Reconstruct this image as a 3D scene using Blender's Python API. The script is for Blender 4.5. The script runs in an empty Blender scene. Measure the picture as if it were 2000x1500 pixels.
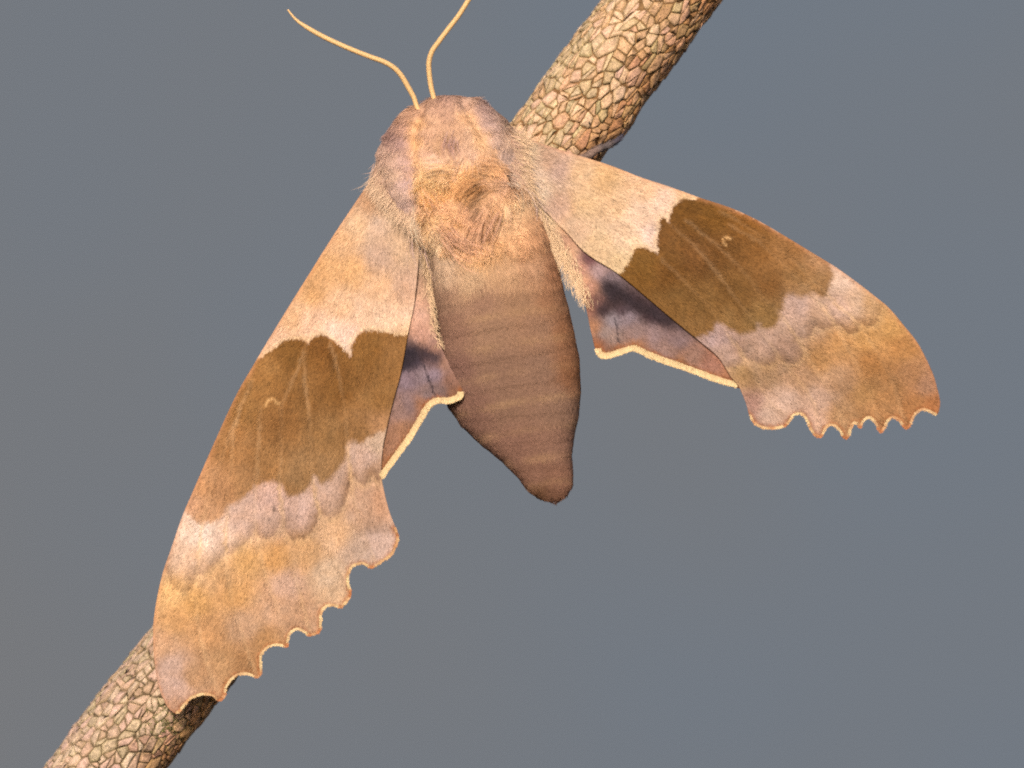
import bpy, math
import numpy as np
from mathutils import Vector
from mathutils.geometry import delaunay_2d_cdt

rng = np.random.default_rng(7)
scene = bpy.context.scene
col = scene.collection

# ------------------------------------------------------------------ camera
S = 5e-5            # metres in one photo pixel at the twig's own distance (the picture is 10 cm wide there)
DIST = 0.40         # camera to the twig's axis, metres
DP = DIST / S       # the same in photo pixels
cam_data = bpy.data.cameras.new("camera")
cam = bpy.data.objects.new("camera", cam_data)
col.objects.link(cam)
cam.location = (0.0, -DIST, 0.0)
cam.rotation_euler = (math.radians(90), 0, 0)
cam_data.sensor_width = 36.0
cam_data.lens = 36.0 * DIST / (2000 * S)
cam_data.clip_start = 0.005
cam_data.clip_end = 50.0
cam_data.dof.use_dof = True
cam_data.dof.focus_distance = DIST - 190 * S
cam_data.dof.aperture_fstop = 22.0
scene.camera = cam

# ------------------------------------------------------------------ light
SUN = Vector((-0.13, -0.88, 0.44)).normalized()      # towards the sun: upper left, behind the camera
world = bpy.data.worlds.new("World")
scene.world = world
world.use_nodes = True
nt = world.node_tree
sky = nt.nodes.new("ShaderNodeTexSky")
sky.sky_type = 'NISHITA'
sky.sun_disc = False
sky.sun_elevation = math.asin(SUN.z)
sky.sun_rotation = math.atan2(SUN.x, SUN.y)
sky.air_density = 1.0
sky.dust_density = 4.0
bg = nt.nodes["Background"]
bg.inputs["Strength"].default_value = 0.14
nt.links.new(sky.outputs[0], bg.inputs["Color"])

sun_data = bpy.data.lights.new("sun", 'SUN')
sun_data.energy = 4.2
sun_data.angle = math.radians(0.7)
sun_data.color = (1.0, 0.85, 0.68)
sun = bpy.data.objects.new("sun", sun_data)
col.objects.link(sun)
sun.rotation_euler = SUN.to_track_quat('Z', 'Y').to_euler()

scene.view_settings.view_transform = 'Standard'
scene.view_settings.look = 'None'
scene.view_settings.gamma = 1.0
scene.view_settings.exposure = 0.04
scene.render.engine = 'CYCLES'
scene.cycles.use_denoising = False
scene.cycles.max_bounces = 8
scene.cycles.diffuse_bounces = 6
scene.cycles.transmission_bounces = 6
scene.cycles.pixel_filter_type = 'BLACKMAN_HARRIS'
scene.cycles.filter_width = 1.9

# ------------------------------------------------------------------ helpers
LIGHT = np.array([1.72, 1.54, 1.32])                  # how bright a white card stands in this light


def alb(c):
    """colour seen in full light (8 bit) -> base colour"""
    c = np.asarray(c, float) / 255.0
    lin = np.where(c <= 0.04045, c / 12.92, ((c + 0.055) / 1.055) ** 2.4)
    return np.clip(lin / LIGHT, 0.004, 0.85)


def to_world(p):
    """(x, y, d): photo pixel and height towards the camera above the twig's axis -> metres"""
    p = np.asarray(p, float)
    k = (DP - p[..., 2]) / DP
    return np.stack([(p[..., 0] - 1000) * k * S, -p[..., 2] * S, (750 - p[..., 1]) * k * S], -1)


def vnoise(x, y, seed=0):
    """smooth value noise, -1..1"""
    r = np.random.default_rng(seed).random((64, 64)) * 2 - 1
    xi, yi = np.floor(x).astype(int), np.floor(y).astype(int)
    fx, fy = x - xi, y - yi
    fx, fy = fx * fx * (3 - 2 * fx), fy * fy * (3 - 2 * fy)
    a, b = r[xi % 64, yi % 64], r[(xi + 1) % 64, yi % 64]
    c, d = r[xi % 64, (yi + 1) % 64], r[(xi + 1) % 64, (yi + 1) % 64]
    return (a * (1 - fx) + b * fx) * (1 - fy) + (c * (1 - fx) + d * fx) * fy


def fbm(x, y, scale, seed=0, octaves=3):
    t, a = 0, 1.0
    for i in range(octaves):
        t = t + a * vnoise(x / scale * 2 ** i + 13.7 * i, y / scale * 2 ** i + 5.1 * i, seed + i)
        a *= 0.5
    return t


def swatches(xy, table, soft=18.0, power=2.0):
    """blend of colours laid out at points of the surface"""
    t = np.array([[a, b, *alb(c)] for a, b, c in table])
    out = np.empty((len(xy), 3))
    for i in range(0, len(xy), 20000):
        q = xy[i:i + 20000]
        r2 = (q[:, None, 0] - t[None, :, 0]) ** 2 + (q[:, None, 1] - t[None, :, 1]) ** 2
        w = 1.0 / (r2 + soft * soft) ** power
        out[i:i + 20000] = (w @ t[:, 2:]) / w.sum(1)[:, None]
    return out


def thin_plate(ctrl):
    c = np.array(ctrl, float)
    n = len(c)
    xy = c[:, :2] / 500.0

    def ker(r2):
        return r2 * np.log(r2 + 1e-12)
    A = np.zeros((n + 3, n + 3))
    A[:n, :n] = ker(((xy[:, None] - xy[None]) ** 2).sum(-1)) + np.eye(n) * 2e-3
    A[:n, n] = 1; A[:n, n + 1:] = xy; A[n, :n] = 1; A[n + 1:, :n] = xy.T
    w = np.linalg.solve(A, np.concatenate([c[:, 2], np.zeros(3)]))

    def f(q):
        q = np.asarray(q, float) / 500.0
        out = np.empty(len(q))
        for i in range(0, len(q), 20000):
            s = q[i:i + 20000]
            out[i:i + 20000] = ker(((s[:, None] - xy[None]) ** 2).sum(-1)) @ w[:n] + w[n] + s @ w[n + 1:]
        return out
    return f


def spline(pts, step=2.5, closed=False):
    """Catmull-Rom through the points, resampled evenly"""
    p = np.array(pts, float)
    q = np.vstack([p[-1], p, p[0], p[1]]) if closed else np.vstack([2 * p[0] - p[1], p, 2 * p[-1] - p[-2]])
    out = []
    for i in range(1, len(q) - 2):
        t = np.linspace(0, 1, 16, endpoint=False)[:, None]
        a, b, c, d = q[i - 1], q[i], q[i + 1], q[i + 2]
        out.append(0.5 * ((2 * b) + (-a + c) * t + (2 * a - 5 * b + 4 * c - d) * t ** 2 + (-a + 3 * b - 3 * c + d) * t ** 3))
    out = np.vstack(out + ([] if closed else [p[-1:]]))
    if closed:
        out = np.vstack([out, out[:1]])
    s = np.concatenate([[0], np.cumsum(np.linalg.norm(np.diff(out, axis=0), axis=1))])
    n = max(3, int(s[-1] / step))
    u = np.linspace(0, s[-1], n + 1)
    r = np.stack([np.interp(u, s, out[:, k]) for k in range(p.shape[1])], -1)
    return r[:-1] if closed else r


def inside(xy, poly):
    res = np.zeros(len(xy), bool)
    x, y = xy[:, 0], xy[:, 1]
    n = len(poly)
    for i in range(n):
        (x1, y1), (x2, y2) = poly[i], poly[(i + 1) % n]
        if y1 == y2:
            continue
        c = ((y1 > y) != (y2 > y)) & (x < (x2 - x1) * (y - y1) / (y2 - y1) + x1)
        res ^= c
    return res


def dist_to(xy, line):
    """distance to a dense polyline"""
    out = np.empty(len(xy))
    for i in range(0, len(xy), 4000):
        q = xy[i:i + 4000]
        out[i:i + 4000] = np.sqrt(((q[:, None] - line[None]) ** 2).sum(-1).min(1))
    return out


def sstep(a, b, x):
    t = np.clip((x - a) / (b - a), 0, 1)
    return t * t * (3 - 2 * t)


def mix(c, target, w):
    return c * (1 - w[:, None]) + np.asarray(target) * w[:, None]


def mesh_object(name, verts, faces, mat, parent=None, colors=None, smooth=True, kind=None):
    """verts in world metres; faces a list or an (n, k) array"""
    verts = np.asarray(verts, float)
    org = np.array(parent_origin(parent))
    me = bpy.data.meshes.new(name)
    if isinstance(faces, tuple):        # several arrays, triangles and quads
        groups = faces
    elif isinstance(faces, np.ndarray):
        groups = (faces,)
    else:
        groups = None
    if groups is None:
        me.from_pydata((verts - org).tolist(), [], [list(map(int, f)) for f in faces])
    else:
        me.vertices.add(len(verts))
        me.vertices.foreach_set("co", (verts - org).astype(np.float32).ravel())
        loops = np.concatenate([g.ravel() for g in groups]).astype(np.int32)
        tot = np.concatenate([np.full(len(g), g.shape[1]) for g in groups]).astype(np.int32)
        start = np.concatenate([[0], np.cumsum(tot)[:-1]]).astype(np.int32)
        me.loops.add(len(loops))
        me.loops.foreach_set("vertex_index", loops)
        me.polygons.add(len(tot))
        me.polygons.foreach_set("loop_start", start)
        me.update(calc_edges=True)
    if smooth:
        me.polygons.foreach_set("use_smooth", np.ones(len(me.polygons), bool))
    if colors is not None:
        a = me.color_attributes.new("Col", 'FLOAT_COLOR', 'POINT')
        c = np.ones((len(verts), 4), np.float32)
        c[:, :3] = colors
        a.data.foreach_set("color", c.ravel())
    me.materials.append(mat)
    me.update()
    o = bpy.data.objects.new(name, me)
    col.objects.link(o)
    if parent is not None:
        o.parent = parent
    if kind:
        o["kind"] = kind
    return o


ORIGIN = {}


def parent_origin(parent):
    while parent is not None:
        if parent.name in ORIGIN:
            return ORIGIN[parent.name]
        parent = parent.parent
    return (0.0, 0.0, 0.0)


def thing(name, label, cat, loc):
    o = bpy.data.objects.new(name, None)
    o.empty_display_size = 0.01
    col.objects.link(o)
    o.location = loc
    o["label"] = label
    o["category"] = cat
    ORIGIN[o.name] = tuple(loc)
    return o


def strands(root, direc, normal, length, width, lift, color, tip=1.12, bend=0.25, twist=0.7, segs=3, blunt=False):
    """hairs as narrow tapering ribbons; everything in photo pixels. Returns verts, faces, colours"""
    n = len(root)
    direc = direc / (np.linalg.norm(direc, axis=1)[:, None] + 1e-9)
    normal = normal / (np.linalg.norm(normal, axis=1)[:, None] + 1e-9)
    direc = direc - normal * (direc * normal).sum(1)[:, None]
    direc = direc / (np.linalg.norm(direc, axis=1)[:, None] + 1e-9)
    side = np.cross(direc, normal)
    ang = rng.normal(0, twist, n)
    wv = side * np.cos(ang)[:, None] + normal * np.sin(ang)[:, None]
    bendv = side * rng.normal(0, bend, n)[:, None]
    L, W = np.broadcast_to(length, n)[:, None], np.broadcast_to(width, n)[:, None]
    lf = np.broadcast_to(lift, n)[:, None]
    V, C = [], []
    color = np.asarray(color)
    for k in range(segs + 1):
        t = k / segs
        p = root + L * (direc * t + bendv * t * t + normal * (lf * (t - 0.55 * t * t)))
        sh = 0.80 + (tip - 0.80) * t
        prof = (1 - 0.15 * t) if blunt else (1 - 0.55 * t)
        if k < segs or blunt:
            V += [p - wv * W * 0.5 * prof, p + wv * W * 0.5 * prof]
            C += [color * sh, color * sh]
        else:
            V.append(p)
            C.append(color * sh)
    m = len(V)
    verts = np.stack(V, 1).reshape(-1, 3)
    cols = np.clip(np.stack(C, 1).reshape(-1, 3), 0, 0.9)
    base = (np.arange(n) * m)[:, None]
    quads = []
    for k in range(segs if blunt else segs - 1):
        quads.append(base + np.array([[2 * k, 2 * k + 1, 2 * k + 3, 2 * k + 2]]))
    groups = [np.vstack(quads)] if quads else []
    if not blunt:
        groups.append(base + np.array([[2 * segs - 2, 2 * segs - 1, 2 * segs]]))
    return verts, tuple(groups), cols


def join_strands(parts):
    V, C, G, off = [], [], {}, 0
    for v, g, c in parts:
        V.append(v); C.append(c)
        for a in g:
            G.setdefault(a.shape[1], []).append(a + off)
        off += len(v)
    return np.vstack(V), tuple(np.vstack(x) for x in G.values()), np.vstack(C)


def tube(path, radius, sides=12, squash=1.0):
    """path (n,3) in photo pixels, radius per point -> verts, faces"""
    p = np.asarray(path, float)
    tan = np.gradient(p, axis=0)
    tan /= np.linalg.norm(tan, axis=1)[:, None]
    up = np.array([0, 0, 1.0])
    a = np.cross(tan, up); a /= np.linalg.norm(a, axis=1)[:, None]
    b = np.cross(tan, a)
    ph = np.linspace(0, 2 * math.pi, sides, endpoint=False)
    r = np.asarray(radius)[:, None, None]
    V = p[:, None] + r * (np.cos(ph)[None, :, None] * a[:, None] + squash * np.sin(ph)[None, :, None] * b[:, None])
    n = len(p)
    V = np.vstack([V.reshape(-1, 3), p[:1], p[-1:]])
    F = []
    i, j = np.meshgrid(np.arange(n - 1), np.arange(sides), indexing='ij')
    q = np.stack([i * sides + j, i * sides + (j + 1) % sides, (i + 1) * sides + (j + 1) % sides, (i + 1) * sides + j], -1).reshape(-1, 4)
    k = np.arange(sides)
    t1 = np.stack([np.full(sides, n * sides), (k + 1) % sides, k], -1)
    e = (n - 1) * sides
    t2 = np.stack([np.full(sides, n * sides + 1), e + k, e + (k + 1) % sides], -1)
    return V, (q, np.vstack([t1, t2]))


# ------------------------------------------------------------------ materials
def pigment(name, rough=0.8, grain=0.18, grain_scale=4200.0, bump=0.25, spec=0.15, sheen=0.0, fine=9000.0, through=0.0):
    m = bpy.data.materials.new(name)
    m.use_nodes = True
    t = m.node_tree
    b = t.nodes["Principled BSDF"]
    b.inputs["Roughness"].default_value = rough
    b.inputs["Specular IOR Level"].default_value = spec
    if sheen:
        b.inputs["Sheen Weight"].default_value = sheen
        b.inputs["Sheen Roughness"].default_value = 0.5
    at = t.nodes.new("ShaderNodeVertexColor"); at.layer_name = "Col"
    tc = t.nodes.new("ShaderNodeTexCoord")
    n1 = t.nodes.new("ShaderNodeTexNoise"); n1.inputs["Scale"].default_value = grain_scale; n1.inputs["Detail"].default_value = 3.0
    n2 = t.nodes.new("ShaderNodeTexNoise"); n2.inputs["Scale"].default_value = fine; n2.inputs["Detail"].default_value = 1.0
    for n in (n1, n2):
        t.links.new(tc.outputs["Object"], n.inputs["Vector"])
    ad = t.nodes.new("ShaderNodeMath"); ad.operation = 'ADD'
    t.links.new(n1.outputs["Fac"], ad.inputs[0]); t.links.new(n2.outputs["Fac"], ad.inputs[1])
    mr = t.nodes.new("ShaderNodeMapRange")
    mr.inputs["From Min"].default_value = 0.65; mr.inputs["From Max"].default_value = 1.35
    mr.inputs["To Min"].default_value = 1 - grain; mr.inputs["To Max"].default_value = 1 + grain
    t.links.new(ad.outputs[0], mr.inputs["Value"])
    mx = t.nodes.new("ShaderNodeVectorMath"); mx.operation = 'SCALE'
    t.links.new(at.outputs["Color"], mx.inputs[0]); t.links.new(mr.outputs[0], mx.inputs["Scale"])
    t.links.new(mx.outputs[0], b.inputs["Base Color"])
    if through:                                     # thin hairs and scales let some light through
        tr = t.nodes.new("ShaderNodeBsdfTranslucent")
        ms = t.nodes.new("ShaderNodeMixShader"); ms.inputs["Fac"].default_value = through
        t.links.new(mx.outputs[0], tr.inputs["Color"])
        t.links.new(b.outputs[0], ms.inputs[1]); t.links.new(tr.outputs[0], ms.inputs[2])
        t.links.new(ms.outputs[0], t.nodes["Material Output"].inputs["Surface"])
    if bump:
        bp = t.nodes.new("ShaderNodeBump"); bp.inputs["Strength"].default_value = bump; bp.inputs["Distance"].default_value = 0.00006
        t.links.new(ad.outputs[0], bp.inputs["Height"]); t.links.new(bp.outputs[0], b.inputs["Normal"])
    return m


M_WING = pigment("wing_scales", 0.85, 0.18, 4300, 0.30, 0.06)
M_FUR = pigment("fur", 0.8, 0.10, 3000, 0.0, 0.08, 0.0, 9000, 0.0)
M_SKIN = pigment("body_pile", 0.9, 0.25, 3500, 0.5, 0.05)
M_ANT = pigment("antenna_shaft", 0.55, 0.10, 5000, 0.3, 0.3)
M_LEG = pigment("leg_scales", 0.7, 0.3, 4000, 0.4, 0.2)
M_BARK = pigment("bark", 0.95, 0.42, 2300, 1.0, 0.06, 0.0, 6500)
M_MOSS = pigment("moss_green", 0.8, 0.2, 4000, 0.0, 0.1)


def backdrop_material():
    m = bpy.data.materials.new("grey_blue_painted_wall")
    m.use_nodes = True
    t = m.node_tree
    b = t.nodes["Principled BSDF"]
    b.inputs["Roughness"].default_value = 0.95
    b.inputs["Specular IOR Level"].default_value = 0.1
    tc = t.nodes.new("ShaderNodeTexCoord")
    n = t.nodes.new("ShaderNodeTexNoise"); n.inputs["Scale"].default_value = 2.2; n.inputs["Detail"].default_value = 2.0
    t.links.new(tc.outputs["Object"], n.inputs["Vector"])
    r = t.nodes.new("ShaderNodeValToRGB")
    r.color_ramp.elements[0].position = 0.30; r.color_ramp.elements[1].position = 0.70
    r.color_ramp.elements[0].color = (*BACK_A, 1); r.color_ramp.elements[1].color = (*BACK_B, 1)
    t.links.new(n.outputs["Fac"], r.inputs["Fac"])
    t.links.new(r.outputs["Color"], b.inputs["Base Color"])
    return m


# ------------------------------------------------------------------ the wall far behind
BACK_A = (0.070, 0.099, 0.150)
BACK_B = (0.082, 0.097, 0.124)
bv = np.array([[-6, 1.8, -5], [6, 1.8, -5], [6, 1.8, 6], [-6, 1.8, 6], [-6, 1.9, -5], [6, 1.9, -5], [6, 1.9, 6], [-6, 1.9, 6]], float)
bo = mesh_object("backdrop", bv, [[0, 1, 2, 3], [7, 6, 5, 4], [0, 4, 5, 1], [1, 5, 6, 2], [2, 6, 7, 3], [3, 7, 4, 0]], backdrop_material(), smooth=False, kind="structure")
bo["label"] = "plain grey blue surface far out of focus behind the twig"

# ------------------------------------------------------------------ the twig
AXIS = spline([(1640, -460, 0), (1475, -240, 0), (1295, -2, 0), (1119, 232, 0), (770, 723, 0), (424, 1214, 0), (293, 1385, 0), (203, 1500, 0), (40, 1705, 0), (-100, 1890, 0)], 8)
seg = np.linalg.norm(np.diff(AXIS, axis=0), axis=1)
AS = np.concatenate([[0], np.cumsum(seg)])
ALEN = AS[-1]
R0 = 92.0
CIRC = 2 * math.pi * R0


def twig_point(a, l, h):
    """a: way round (0..CIRC; CIRC/4 faces the camera), l: way along, h: height above the wood"""
    a, l, h = np.broadcast_arrays(np.asarray(a, float), np.asarray(l, float), np.asarray(h, float))
    c = np.stack([np.interp(l, AS, AXIS[:, k]) for k in range(3)], -1)
    e = 12.0
    tn = np.stack([np.interp(l + e, AS, AXIS[:, k]) - np.interp(l - e, AS, AXIS[:, k]) for k in range(3)], -1)
    tn /= np.linalg.norm(tn, axis=-1)[..., None] + 1e-9
    side = np.stack([-tn[..., 1], tn[..., 0], tn[..., 2] * 0], -1)
    side = side * np.sign(side[..., :1] + 1e-9)                 # to the right of the picture
    ph = a / R0
    wob = 3.2 * vnoise(l / 170.0 + 3, ph * 0.9, 5) + 2.0 * vnoise(l / 60.0, ph * 1.9 + 9, 6)
    # the swollen old leaf scar just above the moth's shoulder, right side of the twig
    ln = l - L_KNOT
    wob = wob + 9.0 * np.exp(-(ln / 45.0) ** 2) * np.exp(-(np.angle(np.exp(1j * (ph - 0.35))) / 0.5) ** 2)
    wob = wob - 7.0 * np.exp(-((ln - 62) / 26.0) ** 2) * np.exp(-(np.angle(np.exp(1j * (ph - 0.2))) / 0.6) ** 2)
    r = (R0 + wob + h)[..., None]
    return c + r * (np.cos(ph)[..., None] * side + np.sin(ph)[..., None] * np.array([0, 0, 1.0]))


L_KNOT = AS[np.argmin(np.abs(AXIS[:, 1] - 190))]

twig = thing("twig", "grey brown twig with scaly cracked bark running diagonally behind the moth", "twig", to_world(np.array([AXIS[-1]]))[0])
# the wood under the plates
na, nl = 72, 300
aa, ll = np.meshgrid(np.linspace(0, CIRC, na, endpoint=False), np.linspace(0, ALEN, nl), indexing='xy')
V = twig_point(aa, ll, 0.6 * vnoise(aa / 6, ll / 9, 3)).reshape(-1, 3)
i, j = np.meshgrid(np.arange(nl - 1), np.arange(na), indexing='ij')
F = np.stack([i * na + j, i * na + (j + 1) % na, (i + 1) * na + (j + 1) % na, (i + 1) * na + j], -1).reshape(-1, 4)
cw = swatches(V[:, :2], [(1200, 100, (142, 106, 70)), (1150, 260, (138, 96, 60)), (250, 1400, (126, 104, 78)), (400, 1300, (120, 98, 68))], 60)
cw = cw * (1 + 0.3 * vnoise(aa / 9, ll / 11, 8).reshape(-1, 1))
cap0, cap1 = np.arange(na)[::-1][None], (np.arange(na) + (nl - 1) * na)[None]
mesh_object("wood", to_world(V), (F, cap0, cap1), M_BARK, twig, cw)

# the bark plates: cells between cracks
CW, CL = 16.5, 29.0
nA = int(round(CIRC / CW)); CW = CIRC / nA
nL = int(ALEN / CL)
sites = []
for jl in range(nL):
    for ia in range(nA):
        sites.append(((ia + 0.5 * (jl % 2) + rng.uniform(-0.36, 0.36)) * CW, (jl + 0.5 + rng.uniform(-0.44, 0.44)) * CL))
sites = np.array(sites)
sites = sites[rng.random(len(sites)) > 0.14]
ASP = CL / CW


def cell(k):
    """Voronoi cell of one site (way along squeezed so that plates come out long)"""
    c = sites[k]
    rel = sites - c
    rel[:, 0] = (rel[:, 0] + CIRC / 2) % CIRC - CIRC / 2
    rel[:, 1] /= ASP
    d2 = (rel ** 2).sum(1)
    near = np.argsort(d2)[1:16]
    poly = [(-60.0, -60.0), (60.0, -60.0), (60.0, 60.0), (-60.0, 60.0)]
    for m in near:
        nx, ny = rel[m]
        h = d2[m] / 2
        out = []
        for q in range(len(poly)):
            p1, p2 = poly[q], poly[(q + 1) % len(poly)]
            s1, s2 = p1[0] * nx + p1[1] * ny - h, p2[0] * nx + p2[1] * ny - h
            if s1 <= 0:
                out.append(p1)
            if (s1 < 0) != (s2 < 0):
                t = s1 / (s1 - s2)
                out.append((p1[0] + (p2[0] - p1[0]) * t, p1[1] + (p2[1] - p1[1]) * t))
        poly = out
        if len(poly) < 3:
            return None
    return np.array(poly) * np.array([1, ASP])


BARK_TINTS = [((226, 180, 138), 5), ((236, 196, 158), 5), ((214, 166, 122), 4), ((228, 182, 156), 4), ((206, 180, 136), 2.0), ((196, 176, 132), 1.0), ((214, 158, 124), 2.0), ((240, 206, 174), 2.0), ((190, 146, 106), 1.2)]
LOW_TINTS = [((212, 174, 146), 4), ((218, 186, 156), 4), ((200, 176, 138), 2.4), ((202, 158, 132), 3), ((214, 170, 154), 3), ((186, 168, 128), 1.0), ((180, 144, 112), 1.2)]


def pick(tab):
    w = np.array([t[1] for t in tab]); w = w / w.sum()
    return alb(tab[rng.choice(len(tab), p=w)][0])


MOTH_SHADE = [(730, 345), (818, 205), (873, 186), (960, 212), (1003, 255), (1367, 386), (1200, 527), (1050, 800), (800, 900), (680, 1180), (500, 1325), (345, 1395), (300, 1260), (400, 920), (550, 620)]
def cut(poly, p0, nrm):
    """the two sides of a polygon cut along a line"""
    out = []
    for sgn in (1, -1):
        res = []
        for q in range(len(poly)):
            a, b = poly[q], poly[(q + 1) % len(poly)]
            s1, s2 = sgn * np.dot(a - p0, nrm), sgn * np.dot(b - p0, nrm)
            if s1 <= 0:
                res.append(a)
            if (s1 < 0) != (s2 < 0):
                res.append(a + (b - a) * (s1 / (s1 - s2)))
        out.append(np.array(res))
    return out


cells = []
for k in range(len(sites)):
    poly = cell(k)
    if poly is None or len(poly) < 3:
        continue
    todo = [poly]
    if rng.random() < 0.55:                                      # many plates are cracked once more, along the grain or across it
        th = rng.normal(0, 0.30) if rng.random() < 0.55 else rng.normal(math.pi / 2, 0.35)
        todo = cut(poly, poly.mean(0) + rng.normal(0, 2.0, 2), np.array([math.cos(th), math.sin(th)]))
    cells += [(k, q) for q in todo if len(q) >= 3]
plates = []
for k, poly in cells:
    area = 0.5 * abs(np.dot(poly[:, 0], np.roll(poly[:, 1], 1)) - np.dot(poly[:, 1], np.roll(poly[:, 0], 1)))
    if area < 45:
        continue
    # ragged edges: two points on each side of the cell, a little rounded at the corners
    q = 0.93 * poly + 0.07 * np.roll(poly, -1, 0)
    q2 = 0.08 * poly + 0.92 * np.roll(poly, -1, 0)
    ring = np.stack([q, q2], 1).reshape(-1, 2)
    cen = ring.mean(0)
    gap = rng.uniform(0.1, 0.8) + rng.uniform(0, 1.1, (len(ring), 1)) * rng.random() ** 2
    dirs = ring - cen
    rad = np.linalg.norm(dirs, axis=1)[:, None]
    ring = cen + dirs * np.clip((rad - gap) / rad, 0.3, 1) + rng.normal(0, 0.6, ring.shape)
    n = len(ring)
    top = rng.uniform(1.3, 3.8)
    tilt = rng.normal(0, 0.06, 2) + np.array([0.0, 0.05])
    mid = cen + (ring - cen) * 0.94
    inn = cen + (ring - cen) * 0.55
    w = np.vstack([ring, mid, inn, cen[None]])
    hh = np.concatenate([np.full(n, -2.0), top * 0.80 + rng.normal(0, 0.4, n), top + rng.normal(0, 0.5, n), [top * 1.08 + rng.normal(0, 0.4)]])
    hh[n:] += (w[n:] - cen) @ tilt
    P = twig_point(sites[k, 0] + w[:, 0], sites[k, 1] + w[:, 1], hh)
    F = []
    for a in range(2):
        for b in range(n):
            F.append((a * n + b, a * n + (b + 1) % n, (a + 1) * n + (b + 1) % n, (a + 1) * n + b))
    for b in range(n):
        F.append((2 * n + b, 2 * n + (b + 1) % n, 3 * n))
    ph = (sites[k, 0] + cen[0]) / R0
    facing = math.sin(ph)
    cpx = P[-1]
    base = pick(BARK_TINTS if cpx[1] < 700 else LOW_TINTS)
    if cpx[1] < 700:                                            # painted shade: redder, darker tone down the right flank of the upper part
        wr = 0.6 * float(np.clip((math.cos(ph) - 0.15) / 0.6, 0, 1))
        base = base * (1 - wr) + alb((200, 136, 84)) * wr
        if abs(sites[k, 1] - L_KNOT) < 110 and rng.random() < 0.5 and math.cos(ph) < 0.1:
            base = 0.4 * base + 0.6 * alb((176, 172, 130))      # lichen near the moth's shoulder
    common = alb((222, 176, 136)) if cpx[1] < 700 else alb((206, 170, 140))
    base = 0.5 * base + 0.5 * common if math.cos(ph) < 0.2 else base
    if cpx[1] >= 700:                                           # orange-lit tone painted into the right flank of the lower part
        wr = 0.7 * float(np.clip((math.cos(ph) - 0.35) / 0.5, 0, 1))
        base = base * (1 - wr) + alb((206, 142, 88)) * wr
    base = base * rng.uniform(0.88, 1.10)
    cc = np.vstack([np.tile(base * 0.62, (n, 1)), np.tile(base * np.array([0.86, 0.88, 0.76]), (n, 1)), np.tile(base * 1.05, (n + 1, 1))])
    cc *= 1 + rng.normal(0, 0.07, (len(cc), 1))
    seen = facing > -0.02 and -30 < cpx[0] < 2030 and -25 < cpx[1] < 1525 and not inside(cpx[None, :2], MOTH_SHADE)[0]
    plates.append((area * max(facing, 0.02) if seen else -1, P, F, cc))
plates.sort(key=lambda r: -r[0])
rest_v, rest_f, rest_c, off = [], [], [], 0
for r, (score, P, F, cc) in enumerate(plates):
    if score > 0 and r < 300:
        mesh_object("bark_plate", to_world(P), F, M_BARK, twig, np.clip(cc, 0, 0.85))
    else:
        rest_v.append(P); rest_c.append(cc)
        rest_f += [tuple(x + off for x in f) for f in F]
        off += len(P)
mesh_object("small_bark_plates", to_world(np.vstack(rest_v)), rest_f, M_BARK, twig, np.clip(np.vstack(rest_c), 0, 0.85), kind="stuff")

# moss in the cracks below the wing tip
n = 300
l0 = AS[np.argmin(np.abs(AXIS[:, 1] - 1392))]
am = CIRC * 0.25 - 0.42 * R0 + rng.normal(0, 20, n)
lm = l0 - 6 + rng.normal(0, 20, n)
rt = twig_point(am, lm, 3.0 + 0 * am)
nr = twig_point(am, lm, 20.0) - rt
v, g, c = strands(rt, rng.normal(0, 1, (n, 3)), nr, rng.uniform(3, 7, n), 1.5, rng.uniform(0.1, 0.5, n), alb((136, 132, 74)) * rng.uniform(0.6, 1.25, (n, 1)), segs=2)
mesh_object("moss", to_world(v), g, M_MOSS, twig, c, kind="stuff")

# ------------------------------------------------------------------ the moth
moth = thing("moth", "large tan and olive brown moth with scalloped wings spread on the twig", "moth", to_world(np.array([[900., 430., 100.]]))[0])

# ---- wings -------------------------------------------------------
LF_COSTA = [(800, 318), (765, 318), (738, 330), (728, 346), (699, 388), (649, 463), (605, 533), (565, 597), (527, 659), (496, 711), (461, 772), (424, 852), (397, 913), (374, 966), (356, 1008), (336, 1066), (317, 1122), (304, 1182), (299, 1232), (302, 1295), (311, 1345), (326, 1379), (338, 1391)]
LF_OUTER = [(345, 1394), (353, 1389), (361, 1377), (373, 1365), (387, 1359), (402, 1357), (416, 1361), (430, 1369), (440, 1358), (444, 1340), (458, 1323), (474, 1317), (488, 1319), (502, 1324), (511, 1314), (511, 1296), (512, 1279), (524, 1266), (540, 1261), (560, 1263), (563, 1251), (567, 1238), (580, 1230), (592, 1235), (606, 1242), (624, 1235), (628, 1216), (628, 1199), (638, 1185), (652, 1184), (667, 1187), (680, 1172), (686, 1157), (681, 1138), (682, 1120), (691, 1106), (709, 1102), (725, 1109), (743, 1100), (764, 1085), (775, 1065), (778, 1047), (772, 1029)]
LF_INNER = [(760, 997), (750, 958), (746, 936), (745, 911), (748, 874), (756, 835), (763, 804), (772, 770), (782, 733), (789, 697), (797, 652), (808, 600), (814, 549), (818, 502), (820, 468), (819, 440), (822, 400), (830, 350)]
RF_COSTA = [(960, 250), (985, 248), (1003, 258), (1023, 268), (1096, 293), (1189, 322), (1251, 346), (1309, 365), (1367, 386), (1430, 407), (1487, 434), (1543, 467), (1589, 495), (1636, 524), (1680, 556), (1708, 578), (1736, 601), (1764, 634), (1791, 668), (1809, 701), (1823, 732), (1831, 760), (1836, 783), (1834, 802)]
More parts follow.
